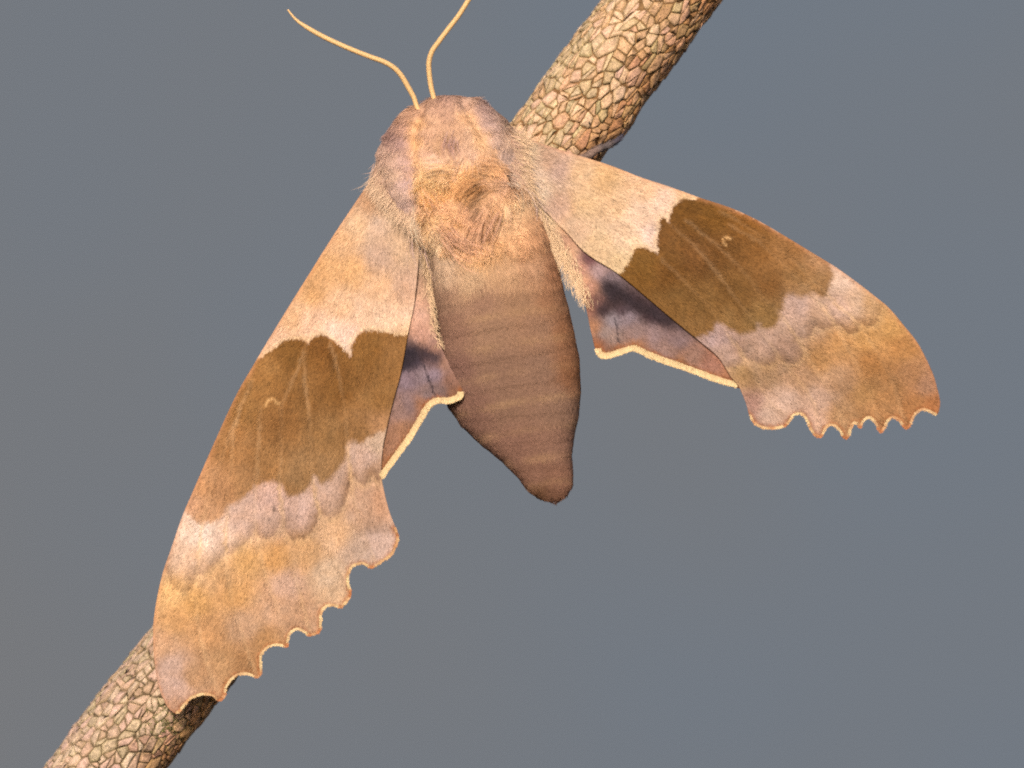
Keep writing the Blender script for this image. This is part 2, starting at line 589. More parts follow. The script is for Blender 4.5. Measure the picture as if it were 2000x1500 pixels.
RF_OUTER = [(1828, 812), (1817, 806), (1803, 801), (1792, 806), (1784, 817), (1778, 832), (1770, 838), (1763, 833), (1756, 822), (1744, 817), (1735, 823), (1728, 837), (1721, 845), (1714, 838), (1708, 825), (1698, 817), (1688, 822), (1683, 831), (1679, 836), (1674, 829), (1667, 828), (1663, 837), (1659, 851), (1654, 858), (1646, 854), (1641, 844), (1632, 834), (1621, 831), (1613, 838), (1607, 851), (1601, 855), (1590, 850), (1582, 838), (1575, 822), (1568, 812), (1560, 809), (1550, 813), (1540, 827), (1531, 834), (1509, 838), (1487, 836), (1471, 826), (1463, 810)]
RF_INNER = [(1457, 788), (1448, 766), (1441, 752), (1428, 737), (1414, 714), (1399, 694), (1367, 667), (1320, 629), (1270, 587), (1231, 554), (1197, 528), (1162, 507), (1135, 486), (1108, 456), (1077, 425), (1050, 398), (1023, 371), (1003, 350), (980, 330)]
LH_OUT = [(905, 768), (901, 777), (894, 782), (878, 787), (856, 787), (846, 791), (836, 803), (814, 841), (789, 878), (765, 911), (748, 934)]
LH_REST = [(738, 925), (726, 860), (736, 780), (755, 700), (778, 600), (792, 500), (800, 430), (815, 425), (828, 470), (836, 524), (840, 556), (843, 596), (849, 643), (861, 676), (875, 706), (890, 737), (899, 753)]
RH_OUT = [(1163, 684), (1167, 693), (1175, 699), (1189, 699), (1210, 693), (1234, 685), (1246, 688), (1260, 695), (1289, 707), (1328, 720), (1367, 734), (1405, 748), (1437, 757)]
RH_REST = [(1446, 752), (1420, 690), (1360, 620), (1290, 560), (1200, 490), (1110, 425), (1045, 370), (1022, 372), (1030, 400), (1052, 436), (1074, 472), (1092, 500), (1110, 526), (1131, 562), (1144, 600), (1152, 638), (1158, 664)]

D_LF = thin_plate([(735, 340, 258), (775, 385, 284), (800, 412, 298), (815, 440, 298), (822, 475, 282), (800, 330, 290), (700, 400, 240), (600, 540, 200), (720, 560, 236), (805, 620, 242), (500, 710, 168), (640, 720, 214), (780, 740, 226), (430, 850, 148), (560, 880, 192), (750, 900, 196), (352, 1030, 134), (480, 1060, 166), (640, 1050, 176), (772, 1040, 164), (300, 1230, 120), (420, 1220, 144), (560, 1240, 152), (680, 1150, 156), (345, 1390, 124), (430, 1360, 134)])
D_RF = thin_plate([(990, 255, 264), (990, 330, 292), (1020, 345, 283), (1052, 396, 268), (1100, 295, 218), (1150, 420, 240), (1250, 346, 200), (1200, 525, 232), (1370, 387, 176), (1300, 500, 222), (1280, 590, 216), (1480, 433, 150), (1420, 560, 196), (1400, 690, 182), (1640, 525, 118), (1560, 640, 156), (1450, 750, 158), (1765, 635, 92), (1680, 700, 120), (1540, 780, 136), (1832, 780, 74), (1720, 830, 92), (1600, 845, 112)])
def along(line, f, drop):
    p = np.array(line, float)
    return [(a, b, c - drop) for (a, b), c in zip(p.tolist(), f(p))]


D_LH = thin_plate(along([(819, 440), (818, 502), (808, 600), (797, 652), (782, 733), (763, 804), (748, 874), (746, 936)], D_LF, 5.5) + [(840, 556, 242), (852, 650, 240), (875, 706, 243), (904, 766, 248), (868, 785, 234), (830, 740, 228), (814, 840, 204)])
D_RH = thin_plate(along([(1050, 398), (1108, 456), (1162, 507), (1231, 554), (1320, 629), (1399, 694), (1441, 752)], D_RF, 5.5) + [(1070, 465, 246), (1131, 562, 232), (1163, 686, 212), (1235, 686, 206), (1190, 600, 222), (1340, 722, 178)])

LF_BAND_IN = [(480, 722), (498, 705), (532, 683), (556, 666), (575, 661), (594, 664), (601, 672), (607, 663), (617, 655), (630, 651), (645, 661), (667, 677), (679, 688), (684, 697), (688, 674), (697, 655), (713, 645), (737, 646), (768, 652), (805, 655)]
LF_BAND_OUT = [(770, 836), (750, 842), (732, 848), (713, 862), (703, 866), (690, 862), (680, 866), (680, 888), (667, 911), (645, 935), (626, 943), (615, 930), (605, 951), (587, 963), (564, 967), (551, 948), (544, 944), (526, 939), (504, 949), (498, 952), (483, 967), (461, 982), (449, 986), (440, 1000), (430, 1015), (406, 1022), (378, 1015), (364, 1000), (345, 990)]
RF_BAND_IN = [(1382, 380), (1371, 384), (1355, 391), (1337, 388), (1321, 397), (1313, 411), (1306, 423), (1309, 434), (1300, 428), (1292, 426), (1286, 434), (1284, 455), (1283, 478), (1284, 497), (1275, 490), (1262, 485), (1243, 482), (1234, 493), (1227, 510), (1212, 533), (1205, 545)]
RF_BAND_OUT = [(1345, 668), (1362, 659), (1375, 654), (1392, 645), (1396, 632), (1406, 632), (1419, 641), (1437, 650), (1460, 651), (1475, 646), (1480, 634), (1488, 640), (1500, 643), (1513, 637), (1521, 623), (1522, 608), (1530, 598), (1533, 579), (1545, 575), (1562, 580), (1578, 577), (1588, 574), (1604, 581), (1616, 571), (1623, 553), (1627, 533), (1622, 518), (1616, 500)]
LF_VEINS = [[(596, 668), (595, 743), (604, 804), (607, 865), (611, 927), (620, 982), (630, 1020), (650, 1090), (682, 1140)], [(593, 690), (572, 743), (553, 789), (549, 835), (549, 896), (546, 942), (552, 1003), (558, 1050), (575, 1120), (606, 1232)], [(645, 668), (661, 727), (670, 773), (676, 829), (680, 880), (687, 933), (695, 990), (715, 1050), (735, 1100)], [(510, 800), (507, 835), (504, 896), (500, 948), (498, 1003), (502, 1050), (518, 1120), (545, 1200), (560, 1258)], [(470, 790), (461, 829), (455, 865), (452, 911), (447, 957), (444, 1003), (441, 1050), (443, 1110), (458, 1190), (500, 1318)], [(492, 745), (467, 804), (432, 900), (400, 1000), (386, 1116), (385, 1200), (400, 1280), (428, 1362)]]
RF_VEINS = [[(1310, 440), (1350, 475), (1396, 528), (1423, 564), (1453, 605), (1479, 636), (1500, 664), (1540, 720), (1585, 780), (1601, 845)], [(1290, 505), (1339, 553), (1367, 582), (1396, 612), (1407, 632), (1430, 664), (1460, 710), (1500, 780), (1545, 815)], [(1340, 430), (1400, 480), (1428, 507), (1464, 546), (1491, 585), (1517, 606), (1545, 645), (1585, 710), (1630, 780), (1652, 850)], [(1425, 440), (1470, 465), (1500, 487), (1543, 532), (1583, 574), (1608, 600), (1625, 625), (1660, 690), (1700, 770), (1720, 838)], [(1405, 414), (1432, 426), (1457, 442), (1498, 471), (1560, 520), (1630, 590), (1680, 640), (1735, 730), (1768, 832)]]
# outer edge of the lilac zone: one scallop in each cell between two veins, costa first
LF_SCALLOP = [(310, 1095), (326, 1122), (342, 1150), (358, 1156), (372, 1152), (382, 1136), (387, 1120), (392, 1124), (404, 1116), (425, 1100), (440, 1078), (444, 1084), (450, 1081), (464, 1073), (486, 1054), (498, 1038), (502, 1046), (514, 1051), (528, 1049), (538, 1043), (550, 1022), (557, 1041), (577, 1053), (599, 1047), (616, 1028), (622, 1008), (628, 1005), (643, 1013), (659, 1006), (674, 982), (684, 945), (690, 932), (700, 943), (716, 943), (727, 928), (738, 940), (755, 936)]
RF_SCALLOP = [(1735, 590), (1722, 604), (1714, 626), (1698, 637), (1686, 634), (1680, 626), (1676, 643), (1660, 652), (1647, 645), (1636, 634), (1622, 640), (1610, 643), (1594, 638), (1586, 641), (1582, 656), (1571, 662), (1560, 659), (1556, 660), (1567, 682), (1562, 700), (1546, 710), (1528, 705), (1515, 690), (1514, 706), (1498, 712), (1480, 710), (1460, 698), (1447, 682), (1450, 702), (1443, 715), (1430, 716), (1412, 718)]
LF_SPOTS = [(735, 1030, 34, 14, 0.35), (440, 1235, 26, 14, 0.14), (395, 1185, 20, 10, 0.12), (500, 1120, 22, 10, 0.15)]
RF_SPOTS = [(1470, 745, 14, 26, 0.35), (1720, 720, 26, 14, 0.3), (1650, 690, 18, 14, 0.25), (1700, 745, 14, 10, 0.3), (1690, 690, 16, 8, 0.2), (1760, 705, 12, 14, 0.25), (1650, 760, 14, 9, 0.2)]

LF_PALE = [(745, 365, (226, 180, 142)), (775, 400, (240, 206, 170)), (800, 430, (232, 192, 156)), (720, 390, (206, 156, 118)), (735, 440, (206, 166, 144)), (700, 440, (214, 168, 134)), (790, 480, (214, 170, 140)), (660, 470, (212, 160, 122)), (740, 500, (196, 156, 136)), (640, 520, (206, 152, 108)), (690, 530, (210, 156, 112)), (740, 560, (218, 168, 134)), (795, 560, (206, 160, 136)), (610, 570, (202, 148, 104)), (660, 600, (218, 168, 134)), (720, 610, (226, 180, 152)), (785, 620, (222, 176, 150)), (570, 620, (214, 162, 124)), (610, 630, (226, 176, 148)), (660, 645, (230, 184, 164)), (540, 660, (222, 172, 142)), (680, 665, (230, 186, 170)), (515, 690, (226, 176, 144)), (755, 640, (228, 184, 156)), (790, 645, (222, 176, 144)),
           (360, 1030, (236, 192, 170)), (400, 1040, (240, 202, 184)), (430, 1050, (232, 188, 168)), (345, 1075, (228, 180, 146)), (380, 1090, (222, 174, 140)), (470, 1010, (216, 170, 152)), (525, 975, (206, 160, 146)), (525, 1010, (208, 162, 144)), (585, 1000, (206, 162, 148)), (650, 960, (202, 158, 140)), (715, 890, (212, 168, 152)), (735, 865, (222, 178, 152)), (740, 920, (196, 148, 122)), (700, 990, (206, 152, 108)), (745, 980, (206, 146, 100)), (740, 1060, (196, 156, 144)), (700, 1075, (190, 152, 136)), (660, 1040, (212, 156, 106)), (600, 1080, (212, 156, 102)), (540, 1090, (214, 152, 90)), (480, 1095, (216, 158, 96)), (430, 1130, (218, 160, 104)), (340, 1160, (228, 170, 106)), (380, 1175, (220, 158, 92)), (460, 1160, (208, 148, 88)), (340, 1210, (214, 154, 96)), (400, 1230, (206, 146, 92)), (560, 1140, (214, 164, 128)), (640, 1120, (198, 158, 134)), (660, 1160, (196, 152, 124)), (540, 1190, (206, 154, 112)), (480, 1220, (204, 154, 112)), (590, 1200, (198, 146, 104)), (440, 1290, (200, 148, 106)), (520, 1250, (196, 142, 98)), (335, 1300, (196, 154, 138)), (345, 1340, (200, 156, 140)), (380, 1320, (202, 150, 112)), (320, 1260, (206, 152, 112)), (345, 1380, (196, 144, 112)), (470, 1300, (192, 138, 96))]
LF_DARK = [(520, 720, (150, 104, 54)), (570, 690, (128, 86, 40)), (630, 680, (126, 82, 38)), (720, 680, (136, 92, 44)), (770, 690, (142, 98, 52)), (600, 760, (132, 90, 46)), (660, 760, (126, 84, 40)), (740, 780, (140, 98, 52)), (480, 790, (152, 106, 56)), (540, 830, (136, 92, 48)), (640, 850, (142, 102, 58)), (700, 840, (146, 104, 60)), (450, 870, (158, 110, 62)), (520, 900, (150, 106, 60)), (590, 920, (152, 112, 68)), (640, 920, (154, 114, 70)), (480, 940, (162, 116, 70)), (430, 960, (176, 126, 80)), (400, 950, (190, 136, 86)), (400, 1005, (190, 140, 94)), (370, 990, (204, 152, 108)), (745, 830, (168, 122, 78))]
RF_PALE = [(1020, 300, (238, 200, 162)), (1045, 340, (228, 190, 160)), (1010, 280, (226, 178, 130)), (1070, 310, (208, 164, 134)), (1050, 370, (236, 200, 166)), (1090, 330, (196, 158, 138)), (1130, 340, (210, 162, 124)), (1180, 350, (204, 154, 110)), (1090, 400, (200, 158, 132)), (1140, 400, (206, 160, 120)), (1200, 400, (214, 166, 128)), (1130, 450, (198, 154, 124)), (1170, 470, (206, 162, 124)), (1210, 450, (202, 160, 130)), (1250, 420, (218, 174, 146)), (1260, 370, (214, 164, 128)), (1300, 390, (226, 180, 154)), (1340, 378, (226, 174, 134)), (1265, 460, (216, 174, 156)), (1210, 510, (214, 172, 132)), (1160, 495, (198, 156, 120)), (1240, 470, (212, 170, 138)),
           (1640, 545, (228, 182, 156)), (1670, 590, (222, 174, 144)), (1640, 600, (216, 168, 146)), (1560, 600, (200, 156, 138)), (1600, 610, (204, 156, 128)), (1540, 640, (196, 152, 130)), (1500, 670, (194, 150, 130)), (1530, 680, (186, 140, 118)), (1430, 680, (202, 156, 138)), (1400, 660, (208, 164, 146)), (1460, 690, (190, 146, 124)), (1410, 690, (190, 146, 126)), (1500, 730, (196, 146, 104)), (1450, 730, (194, 142, 92)), (1560, 740, (200, 148, 108)), (1600, 700, (200, 140, 86)), (1640, 670, (204, 142, 86)), (1690, 660, (204, 142, 82)), (1740, 640, (206, 144, 82)), (1730, 600, (210, 150, 92)), (1700, 590, (212, 158, 108)), (1760, 680, (196, 132, 76)), (1700, 710, (188, 124, 70)), (1780, 730, (186, 128, 84)), (1810, 750, (188, 132, 96)), (1740, 760, (188, 128, 78)), (1690, 770, (190, 134, 82)), (1790, 790, (180, 118, 70)), (1640, 740, (200, 146, 104)), (1600, 780, (200, 152, 122)), (1540, 780, (202, 156, 134)), (1500, 800, (198, 154, 132)), (1640, 810, (192, 138, 92)), (1700, 800, (186, 128, 80)), (1470, 790, (176, 126, 104)), (1580, 820, (198, 150, 122)), (1820, 795, (180, 112, 66))]
RF_DARK = [(1330, 410, (122, 80, 34)), (1300, 460, (124, 82, 40)), (1400, 420, (130, 86, 36)), (1450, 430, (146, 94, 40)), (1300, 530, (130, 86, 40)), (1360, 500, (130, 86, 44)), (1260, 520, (138, 94, 42)), (1420, 480, (128, 84, 40)), (1480, 480, (140, 92, 44)), (1320, 590, (140, 98, 50)), (1380, 600, (142, 100, 52)), (1440, 570, (134, 92, 46)), (1420, 630, (148, 106, 58)), (1490, 620, (146, 106, 58)), (1500, 550, (140, 94, 48)), (1560, 540, (150, 104, 56)), (1540, 490, (160, 108, 58)), (1590, 550, (164, 118, 70)), (1600, 510, (184, 132, 84)), (1610, 570, (154, 110, 66)), (1560, 570, (162, 118, 74)), (1370, 640, (154, 108, 58))]
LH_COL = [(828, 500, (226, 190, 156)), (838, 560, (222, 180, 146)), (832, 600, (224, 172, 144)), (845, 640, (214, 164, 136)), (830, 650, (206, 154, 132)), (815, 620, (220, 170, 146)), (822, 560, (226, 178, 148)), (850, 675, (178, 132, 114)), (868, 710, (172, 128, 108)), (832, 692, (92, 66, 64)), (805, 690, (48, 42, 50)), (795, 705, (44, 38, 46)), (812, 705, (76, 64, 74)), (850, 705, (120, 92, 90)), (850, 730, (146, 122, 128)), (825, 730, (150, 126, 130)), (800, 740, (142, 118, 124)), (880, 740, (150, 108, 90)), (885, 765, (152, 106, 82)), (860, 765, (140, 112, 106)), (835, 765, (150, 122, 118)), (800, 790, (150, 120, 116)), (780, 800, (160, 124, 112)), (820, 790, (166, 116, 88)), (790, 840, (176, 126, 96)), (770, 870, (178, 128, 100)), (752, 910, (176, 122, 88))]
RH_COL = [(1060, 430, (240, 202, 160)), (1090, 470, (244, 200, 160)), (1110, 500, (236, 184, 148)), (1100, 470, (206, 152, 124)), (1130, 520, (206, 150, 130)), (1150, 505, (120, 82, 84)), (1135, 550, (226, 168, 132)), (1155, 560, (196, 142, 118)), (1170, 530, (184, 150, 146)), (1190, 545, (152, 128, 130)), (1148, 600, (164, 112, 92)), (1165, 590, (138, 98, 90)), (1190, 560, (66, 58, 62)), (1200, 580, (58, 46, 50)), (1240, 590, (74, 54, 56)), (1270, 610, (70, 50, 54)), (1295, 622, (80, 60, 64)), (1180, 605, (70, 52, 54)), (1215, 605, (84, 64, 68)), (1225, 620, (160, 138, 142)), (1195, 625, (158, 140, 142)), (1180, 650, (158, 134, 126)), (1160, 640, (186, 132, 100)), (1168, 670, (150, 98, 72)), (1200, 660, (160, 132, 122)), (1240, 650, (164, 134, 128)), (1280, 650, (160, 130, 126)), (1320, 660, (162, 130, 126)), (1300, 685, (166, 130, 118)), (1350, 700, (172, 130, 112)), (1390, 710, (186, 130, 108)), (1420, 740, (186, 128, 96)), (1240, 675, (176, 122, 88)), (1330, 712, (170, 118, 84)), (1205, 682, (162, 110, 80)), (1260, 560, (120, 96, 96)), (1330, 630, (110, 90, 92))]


def margin_tools(line, poly):
    """outward unit normals and convexity along a stretch of outline"""
    t = np.gradient(line, axis=0)
    t /= np.linalg.norm(t, axis=1)[:, None] + 1e-9
    nrm = np.stack([t[:, 1], -t[:, 0]], -1)
    if inside((line + nrm * 3)[len(line) // 2:len(line) // 2 + 1], poly)[0]:
        nrm = -nrm
    k = np.gradient(t, axis=0)
    conv = -(k * nrm).sum(1)                                     # > 0 on teeth, < 0 in the hollows
    ker = np.ones(5) / 5
    return nrm, np.convolve(conv, ker, mode='same')


CREAM, TOOTH, RUST = alb((253, 214, 158)), alb((206, 132, 86)), alb((172, 104, 62))


def wing_colors(xy, w):
    """pigment of one wing at points of it"""
    c = swatches(xy, w["pale"], w["soft"])
    jit = np.stack([fbm(xy[:, 0], xy[:, 1], 9, 21, 2), fbm(xy[:, 0], xy[:, 1], 9, 31, 2)], -1) * 2.4
    q = xy + jit
    if "dark" in w:
        ins = inside(q, w["band"])
        # hairline of cream just outside the basal edge, soft outer edge
        din = dist_to(q, w["band_in"])
        dout = dist_to(q, w["band_out"])
        sd = np.where(ins, 1, -1)
        m_in = sstep(-2.5, 2.5, sd * din)
        m_out = sstep(-7, 8, sd * dout)
        m = np.where(din < dout, m_in, m_out)
        c = mix(c, alb((238, 198, 148)), np.where(ins, 0, 0.55 * np.exp(-(din / 8.0) ** 2)))
        c = mix(c, swatches(xy, w["dark"], 18), m)
        # the lilac zone between the band and the scalloped line, darkening to the rim of each scallop
        ip = inside(q, w["post"])
        dsc = dist_to(q, w["scallop"])
        mp = sstep(-4, 4, np.where(ip, 1, -1) * dsc) * (1 - m)
        vary = 0.75 + 0.45 * vnoise(xy[:, 0] / 60, xy[:, 1] / 60, 55)
        rim = mp * np.exp(-(dsc / 17.0) ** 1.5) * np.clip(vary, 0, 1) * 0.80
        c = mix(c, alb((140, 102, 72)), np.clip(rim, 0, 1))
        glow = (1 - mp) * (1 - m) * np.exp(-(dsc / 10.0) ** 2) * 0.35
        c = mix(c, alb((232, 184, 128)), glow)
        for vi, vein in enumerate(w["veins"]):
            dv = dist_to(q, vein)
            wv = np.exp(-(dv / 3.8) ** 2) * w["vein_w"] * (0.6 + 0.4 * np.sin(xy[:, 1] / 37 + vi))
            c = mix(c, alb((230, 184, 136)), np.clip(wv * np.where(m > 0.5, 0.22, np.where(mp > 0.5, 0.62, 0.36)), 0, 1))
        for (sx, sy, rx, ry, s) in w["spots"]:
            g = np.exp(-(((q[:, 0] - sx) / rx) ** 2 + ((q[:, 1] - sy) / ry) ** 2) ** 1.3)
            c = mix(c, alb((134, 96, 62)), s * g)
        for mark in w["mark"]:
            dm = dist_to(xy, mark)
            c = mix(c, alb((228, 174, 114)), np.exp(-(dm / 2.7) ** 2) * 0.9)
    for line, colr, wid, st in w["lines"]:
        dl = dist_to(q, line)
        c = mix(c, alb(colr), st * np.exp(-(dl / wid) ** 2))
    dm = dist_to(q, w["margin"])
    c = mix(c, RUST, w["rust"] * np.exp(-((dm - w["fringe"]) / 5.5) ** 2))
    if "costa" in w:
        dc = dist_to(q, w["costa"])
        c = mix(c, alb((196, 132, 92)), 0.5 * np.exp(-(dc / 6.0) ** 2))
    c = c * (1 + 0.08 * fbm(xy[:, 0], xy[:, 1], 26, 3, 3) + 0.08 * fbm(xy[:, 0], xy[:, 1], 7, 9, 2))[:, None]
    c = c * (1 + np.array([0.0, 0.025, 0.06]) * fbm(xy[:, 0], xy[:, 1], 18, 15, 2)[:, None])
    # fine streaks of scale rows fanning out from the root
    rx, ry = xy[:, 0] - w["root"][0], xy[:, 1] - w["root"][1]
    rr, an = np.hypot(rx, ry), np.arctan2(ry, rx)
    c = c * (1 + 0.075 * fbm(an * rr.mean() / 7.0, rr / 55.0, 1.0, 71, 2) + 0.05 * fbm(an * rr.mean() / 22.0, rr / 140.0, 1.0, 75, 2))[:, None]
    return np.clip(c, 0.01, 0.85)


def build_wing(name, label, w, spacing=3.0):
    poly = w["poly"]
    lo, hi = poly.min(0), poly.max(0)
    gx = np.arange(lo[0], hi[0], spacing)
    gy = np.arange(lo[1], hi[1], spacing * 0.866)
    X, Y = np.meshgrid(gx, gy)
    X = X + (np.arange(len(gy)) % 2)[:, None] * spacing * 0.5
    pts = np.stack([X.ravel(), Y.ravel()], -1)
    pts = pts[inside(pts, poly)]
    pts = pts[dist_to(pts, poly) > 1.6]
    allp = np.vstack([poly, pts])
    nb = len(poly)
    vs, es, fs, ov, oe, of = delaunay_2d_cdt([Vector(p) for p in allp], [(i, (i + 1) % nb) for i in range(nb)], [], 1, 1e-4)
    xy = np.array([(v.x, v.y) for v in vs])
    F = np.array([f for f in fs if len(f) == 3])
    d = w["depth"](xy)
    rel = 0.0
    for vein in w["veins"]:
        rel = rel + 3.2 * np.exp(-(dist_to(xy, vein) / 7.0) ** 2)
    d = d + rel + 3.6 * fbm(xy[:, 0], xy[:, 1], 85, 40, 2)
    C = wing_colors(xy, w)
    n = len(xy)
    top = np.column_stack([xy, d])
    edge = np.clip(dist_to(xy, poly) / 6.0, 0, 1)
    bot = np.column_stack([xy, d - 1.2 - 3.2 * edge])
    # rim between upper and lower side
    key = {}
    for a, b, c in F:
        for e in ((a, b), (b, c), (c, a)):
            key[e] = 1
    rim = [(a, b) for (a, b) in key if (b, a) not in key]
    rimf = np.array([(b, a, a + n, b + n) for a, b in rim])
    V = np.vstack([top, bot])
    faces = (np.vstack([F, F[:, ::-1] + n]), rimf)
    under = np.tile(alb((190, 140, 105)), (n, 1))
    o = mesh_object(name, to_world(V), faces, M_WING, moth, np.vstack([C, under]))
    o["label"] = label
    # fine scales lying on the membrane, like roof shingles pointing to the margin
    m = int(len(pts) * w["scale_density"])
    idx = rng.integers(0, len(pts), m)
    p = pts[idx] + rng.uniform(-2, 2, (m, 2))
    p = p[inside(p, poly)]
    p = p[dist_to(p, poly) > 5]
    root = np.array(w["root"])
    dr = np.linalg.norm(p - root, axis=1)
    dirs = (p - root) / dr[:, None] + rng.normal(0, 0.22, p.shape)
    e = 2.0
    z = w["depth"](p)
    dz = np.stack([(w["depth"](p + [e, 0]) - z) / e, (w["depth"](p + [0, e]) - z) / e], -1)
    nor = np.column_stack([-dz, np.ones(len(p))])
    zz = z + 3.6 * fbm(p[:, 0], p[:, 1], 85, 40, 2)
    for vein in w["veins"]:
        zz = zz + 3.2 * np.exp(-(dist_to(p, vein) / 7.0) ** 2)
    near = np.exp(-dr / w["hairy"])
    ln = rng.uniform(4, 8.5, len(p)) + 34 * near * rng.random(len(p))
    cc = wing_colors(p, w) * (1 + rng.normal(0, 0.17, (len(p), 1)))
    cc = mix(cc, alb((248, 214, 176)), np.clip(near * rng.random(len(p)) * 0.5, 0, 1))
    dir3 = np.column_stack([dirs, (dirs * dz).sum(1)])
    v, g, c = strands(np.column_stack([p, zz + 0.3]), dir3, nor, ln, rng.uniform(1.4, 2.3, len(p)), 0.08 + 0.22 * near, cc, tip=1.08, bend=0.12, twist=0.15, segs=2)
    mesh_object("scales", to_world(v), g, M_FUR, o, c, kind="stuff")
    # the fringe of hair scales on the outer margin
    line, nrm, conv = w["fringe_line"], w["fringe_nrm"], w["conv"]
    m = int(len(line) * w["fringe_n"])
    idx = rng.integers(1, len(line) - 1, m)
    nn = nrm[idx]
    inset = w["fringe"] * rng.uniform(0.75, 1.15, m)
    p = line[idx] + rng.uniform(-1.3, 1.3, (m, 2)) - nn * inset[:, None]
    z = w["depth"](line[idx] - nn * 2) + 2.0 + rng.uniform(0, 2.5, m)
    tw = sstep(0.010, 0.07, conv[idx]) * w["tooth"]
    worn = np.clip(0.28 + 0.55 * vnoise(p[:, 0] / 13, p[:, 1] / 13, 46), 0, 0.8) * w["tooth"]
    cc = mix(np.tile(CREAM, (m, 1)), TOOTH, np.clip(worn + tw * rng.uniform(0.6, 1, m), 0, 1))
    cc = cc * (1 + rng.normal(0, 0.06, (m, 1)) + 0.10 * vnoise(p[:, 0] / 9, p[:, 1] / 9, 44)[:, None])
    dirs = nn + rng.normal(0, 0.22, (m, 2))
    v, g, c = strands(np.column_stack([p, z]), np.column_stack([dirs, np.zeros(m)]), np.tile([0, 0, 1.0], (m, 1)), inset + rng.uniform(-1.2, 1.2, m) + 0.9 * vnoise(p[:, 0] / 7, p[:, 1] / 7, 45), rng.uniform(0.9, 1.6, m), 0.06, cc, tip=1.04, bend=0.12, twist=0.2, segs=2, blunt=True)
    mesh_object("fringe", to_world(v), g, M_FUR, o, c, kind="stuff")
    return o


def wing_spec(costa, outer, inner, depth, pale, root, **kw):
    w = dict(kw)
    poly = spline(list(costa) + list(outer) + list(inner), 2.4, closed=True)
    w.update(poly=poly, depth=depth, pale=pale, root=root)
    line = spline(outer, 1.2)
    w["margin"] = line[::2]
    w["fringe_line"] = line
    w["fringe_nrm"], w["conv"] = margin_tools(line, poly)
    w.setdefault("veins", [])
    w["veins"] = [spline(v, 3.0) for v in w["veins"]]
    w.setdefault("lines", [])
    w.setdefault("soft", 14)
    if "dark" in w:
        bi, bo_ = spline(w.pop("b_in"), 2.0), spline(w.pop("b_out"), 2.0)
        w["band"] = np.vstack([bi, bo_])[::2]
        w["band_in"], w["band_out"] = bi, bo_
        sc = spline(w.pop("b_sc"), 2.0)
        w["post"] = np.vstack([bo_, sc])[::2]
        w["scallop"] = sc
        w["costa"] = spline(costa[3:], 3)
        w["mark"] = [spline(m, 1.0) for m in w["mark"]]
    return w


def shift(tab, test, k):
    return [(x, y, tuple(min(252, c[i] * k[i]) for i in range(3)) if test(x, y) else c) for x, y, c in tab]


def is_gold(c):
    return c[2] < 0.62 * c[0]


LF_PALE = [(x, y, (c[0], c[1], c[2] * 0.95) if y > 820 and not is_gold(c) else c) for x, y, c in LF_PALE]
RF_PALE = [(x, y, (c[0], c[1], c[2] * 0.95) if x > 1400 and not is_gold(c) else c) for x, y, c in RF_PALE]


LF_PALE = shift(LF_PALE, lambda x, y: 430 < y < 700, (1.11, 1.14, 1.12))
LF_PALE = shift(LF_PALE, lambda x, y: y <= 430, (1.04, 1.04, 1.04))
LF_PALE = shift(LF_PALE, lambda x, y: y > 820, (1.02, 1.06, 1.10))
LF_PALE = shift(LF_PALE, lambda x, y: 1050 < y < 1250 and x < 620, (1.0, 1.0, 1.05))
LF_PALE = shift(LF_PALE, lambda x, y: y >= 1250 and x > 360, (0.95, 0.93, 0.88))
LF_PALE = shift(LF_PALE, lambda x, y: x > 620 and 970 < y < 1050, (1.0, 1.03, 1.15))
LF_PALE = shift(LF_PALE, lambda x, y: x > 620 and y > 1030, (1.12, 1.13, 1.12))
RF_PALE = shift(RF_PALE, lambda x, y: x < 1620 and y > 740, (1.07, 1.08, 1.08))
RF_PALE = shift(RF_PALE, lambda x, y: x >= 1400, (1.01, 1.06, 1.13))
RF_PALE = shift(RF_PALE, lambda x, y: 1100 < x < 1400, (1.11, 1.16, 1.17))
RF_PALE = shift(RF_PALE, lambda x, y: x <= 1100, (1.07, 1.08, 1.09))
LF_DARK = shift(LF_DARK, lambda x, y: True, (1.09, 1.10, 1.20))
RF_DARK = shift(RF_DARK, lambda x, y: x > 1500 or y > 600, (1.05, 1.07, 1.10))
RF_DARK = shift(RF_DARK, lambda x, y: True, (0.97, 0.98, 1.05))

W_LF = wing_spec(LF_COSTA, LF_OUTER, LF_INNER, D_LF, LF_PALE, (775, 330), dark=LF_DARK, b_in=LF_BAND_IN, b_out=LF_BAND_OUT, b_sc=LF_SCALLOP, veins=LF_VEINS, spots=LF_SPOTS, vein_w=1.0,
                 mark=[[(519, 792), (523, 783), (530, 778), (537, 780), (545, 787)]], rust=0.65, fringe=3.4, fringe_n=7.0, tooth=1.0, scale_density=1.0, hairy=42.0,
                 lines=[([(537, 989), (537, 992), (538, 996)], (50, 40, 36), 2.6, 0.95)])
W_RF = wing_spec(RF_COSTA, RF_OUTER, RF_INNER, D_RF, RF_PALE, (985, 290), dark=RF_DARK, b_in=RF_BAND_IN, b_out=RF_BAND_OUT, b_sc=RF_SCALLOP, veins=RF_VEINS, spots=RF_SPOTS, vein_w=0.75,
                 mark=[[(1425, 466), (1416, 463), (1411, 466), (1411, 472), (1414, 477)]], rust=0.65, fringe=3.4, fringe_n=7.0, tooth=1.0, scale_density=1.0, hairy=42.0, lines=[])
for w in (W_LF, W_RF):
    w["lines"] = [(np.array(l, float), c_, a_, b_) for l, c_, a_, b_ in w["lines"]]


def under(fd, hd, poly):
    def f(q):
        d = hd(q)
        return np.where(inside(np.asarray(q), poly), np.minimum(d, fd(q) - 5.5), d)
    return f


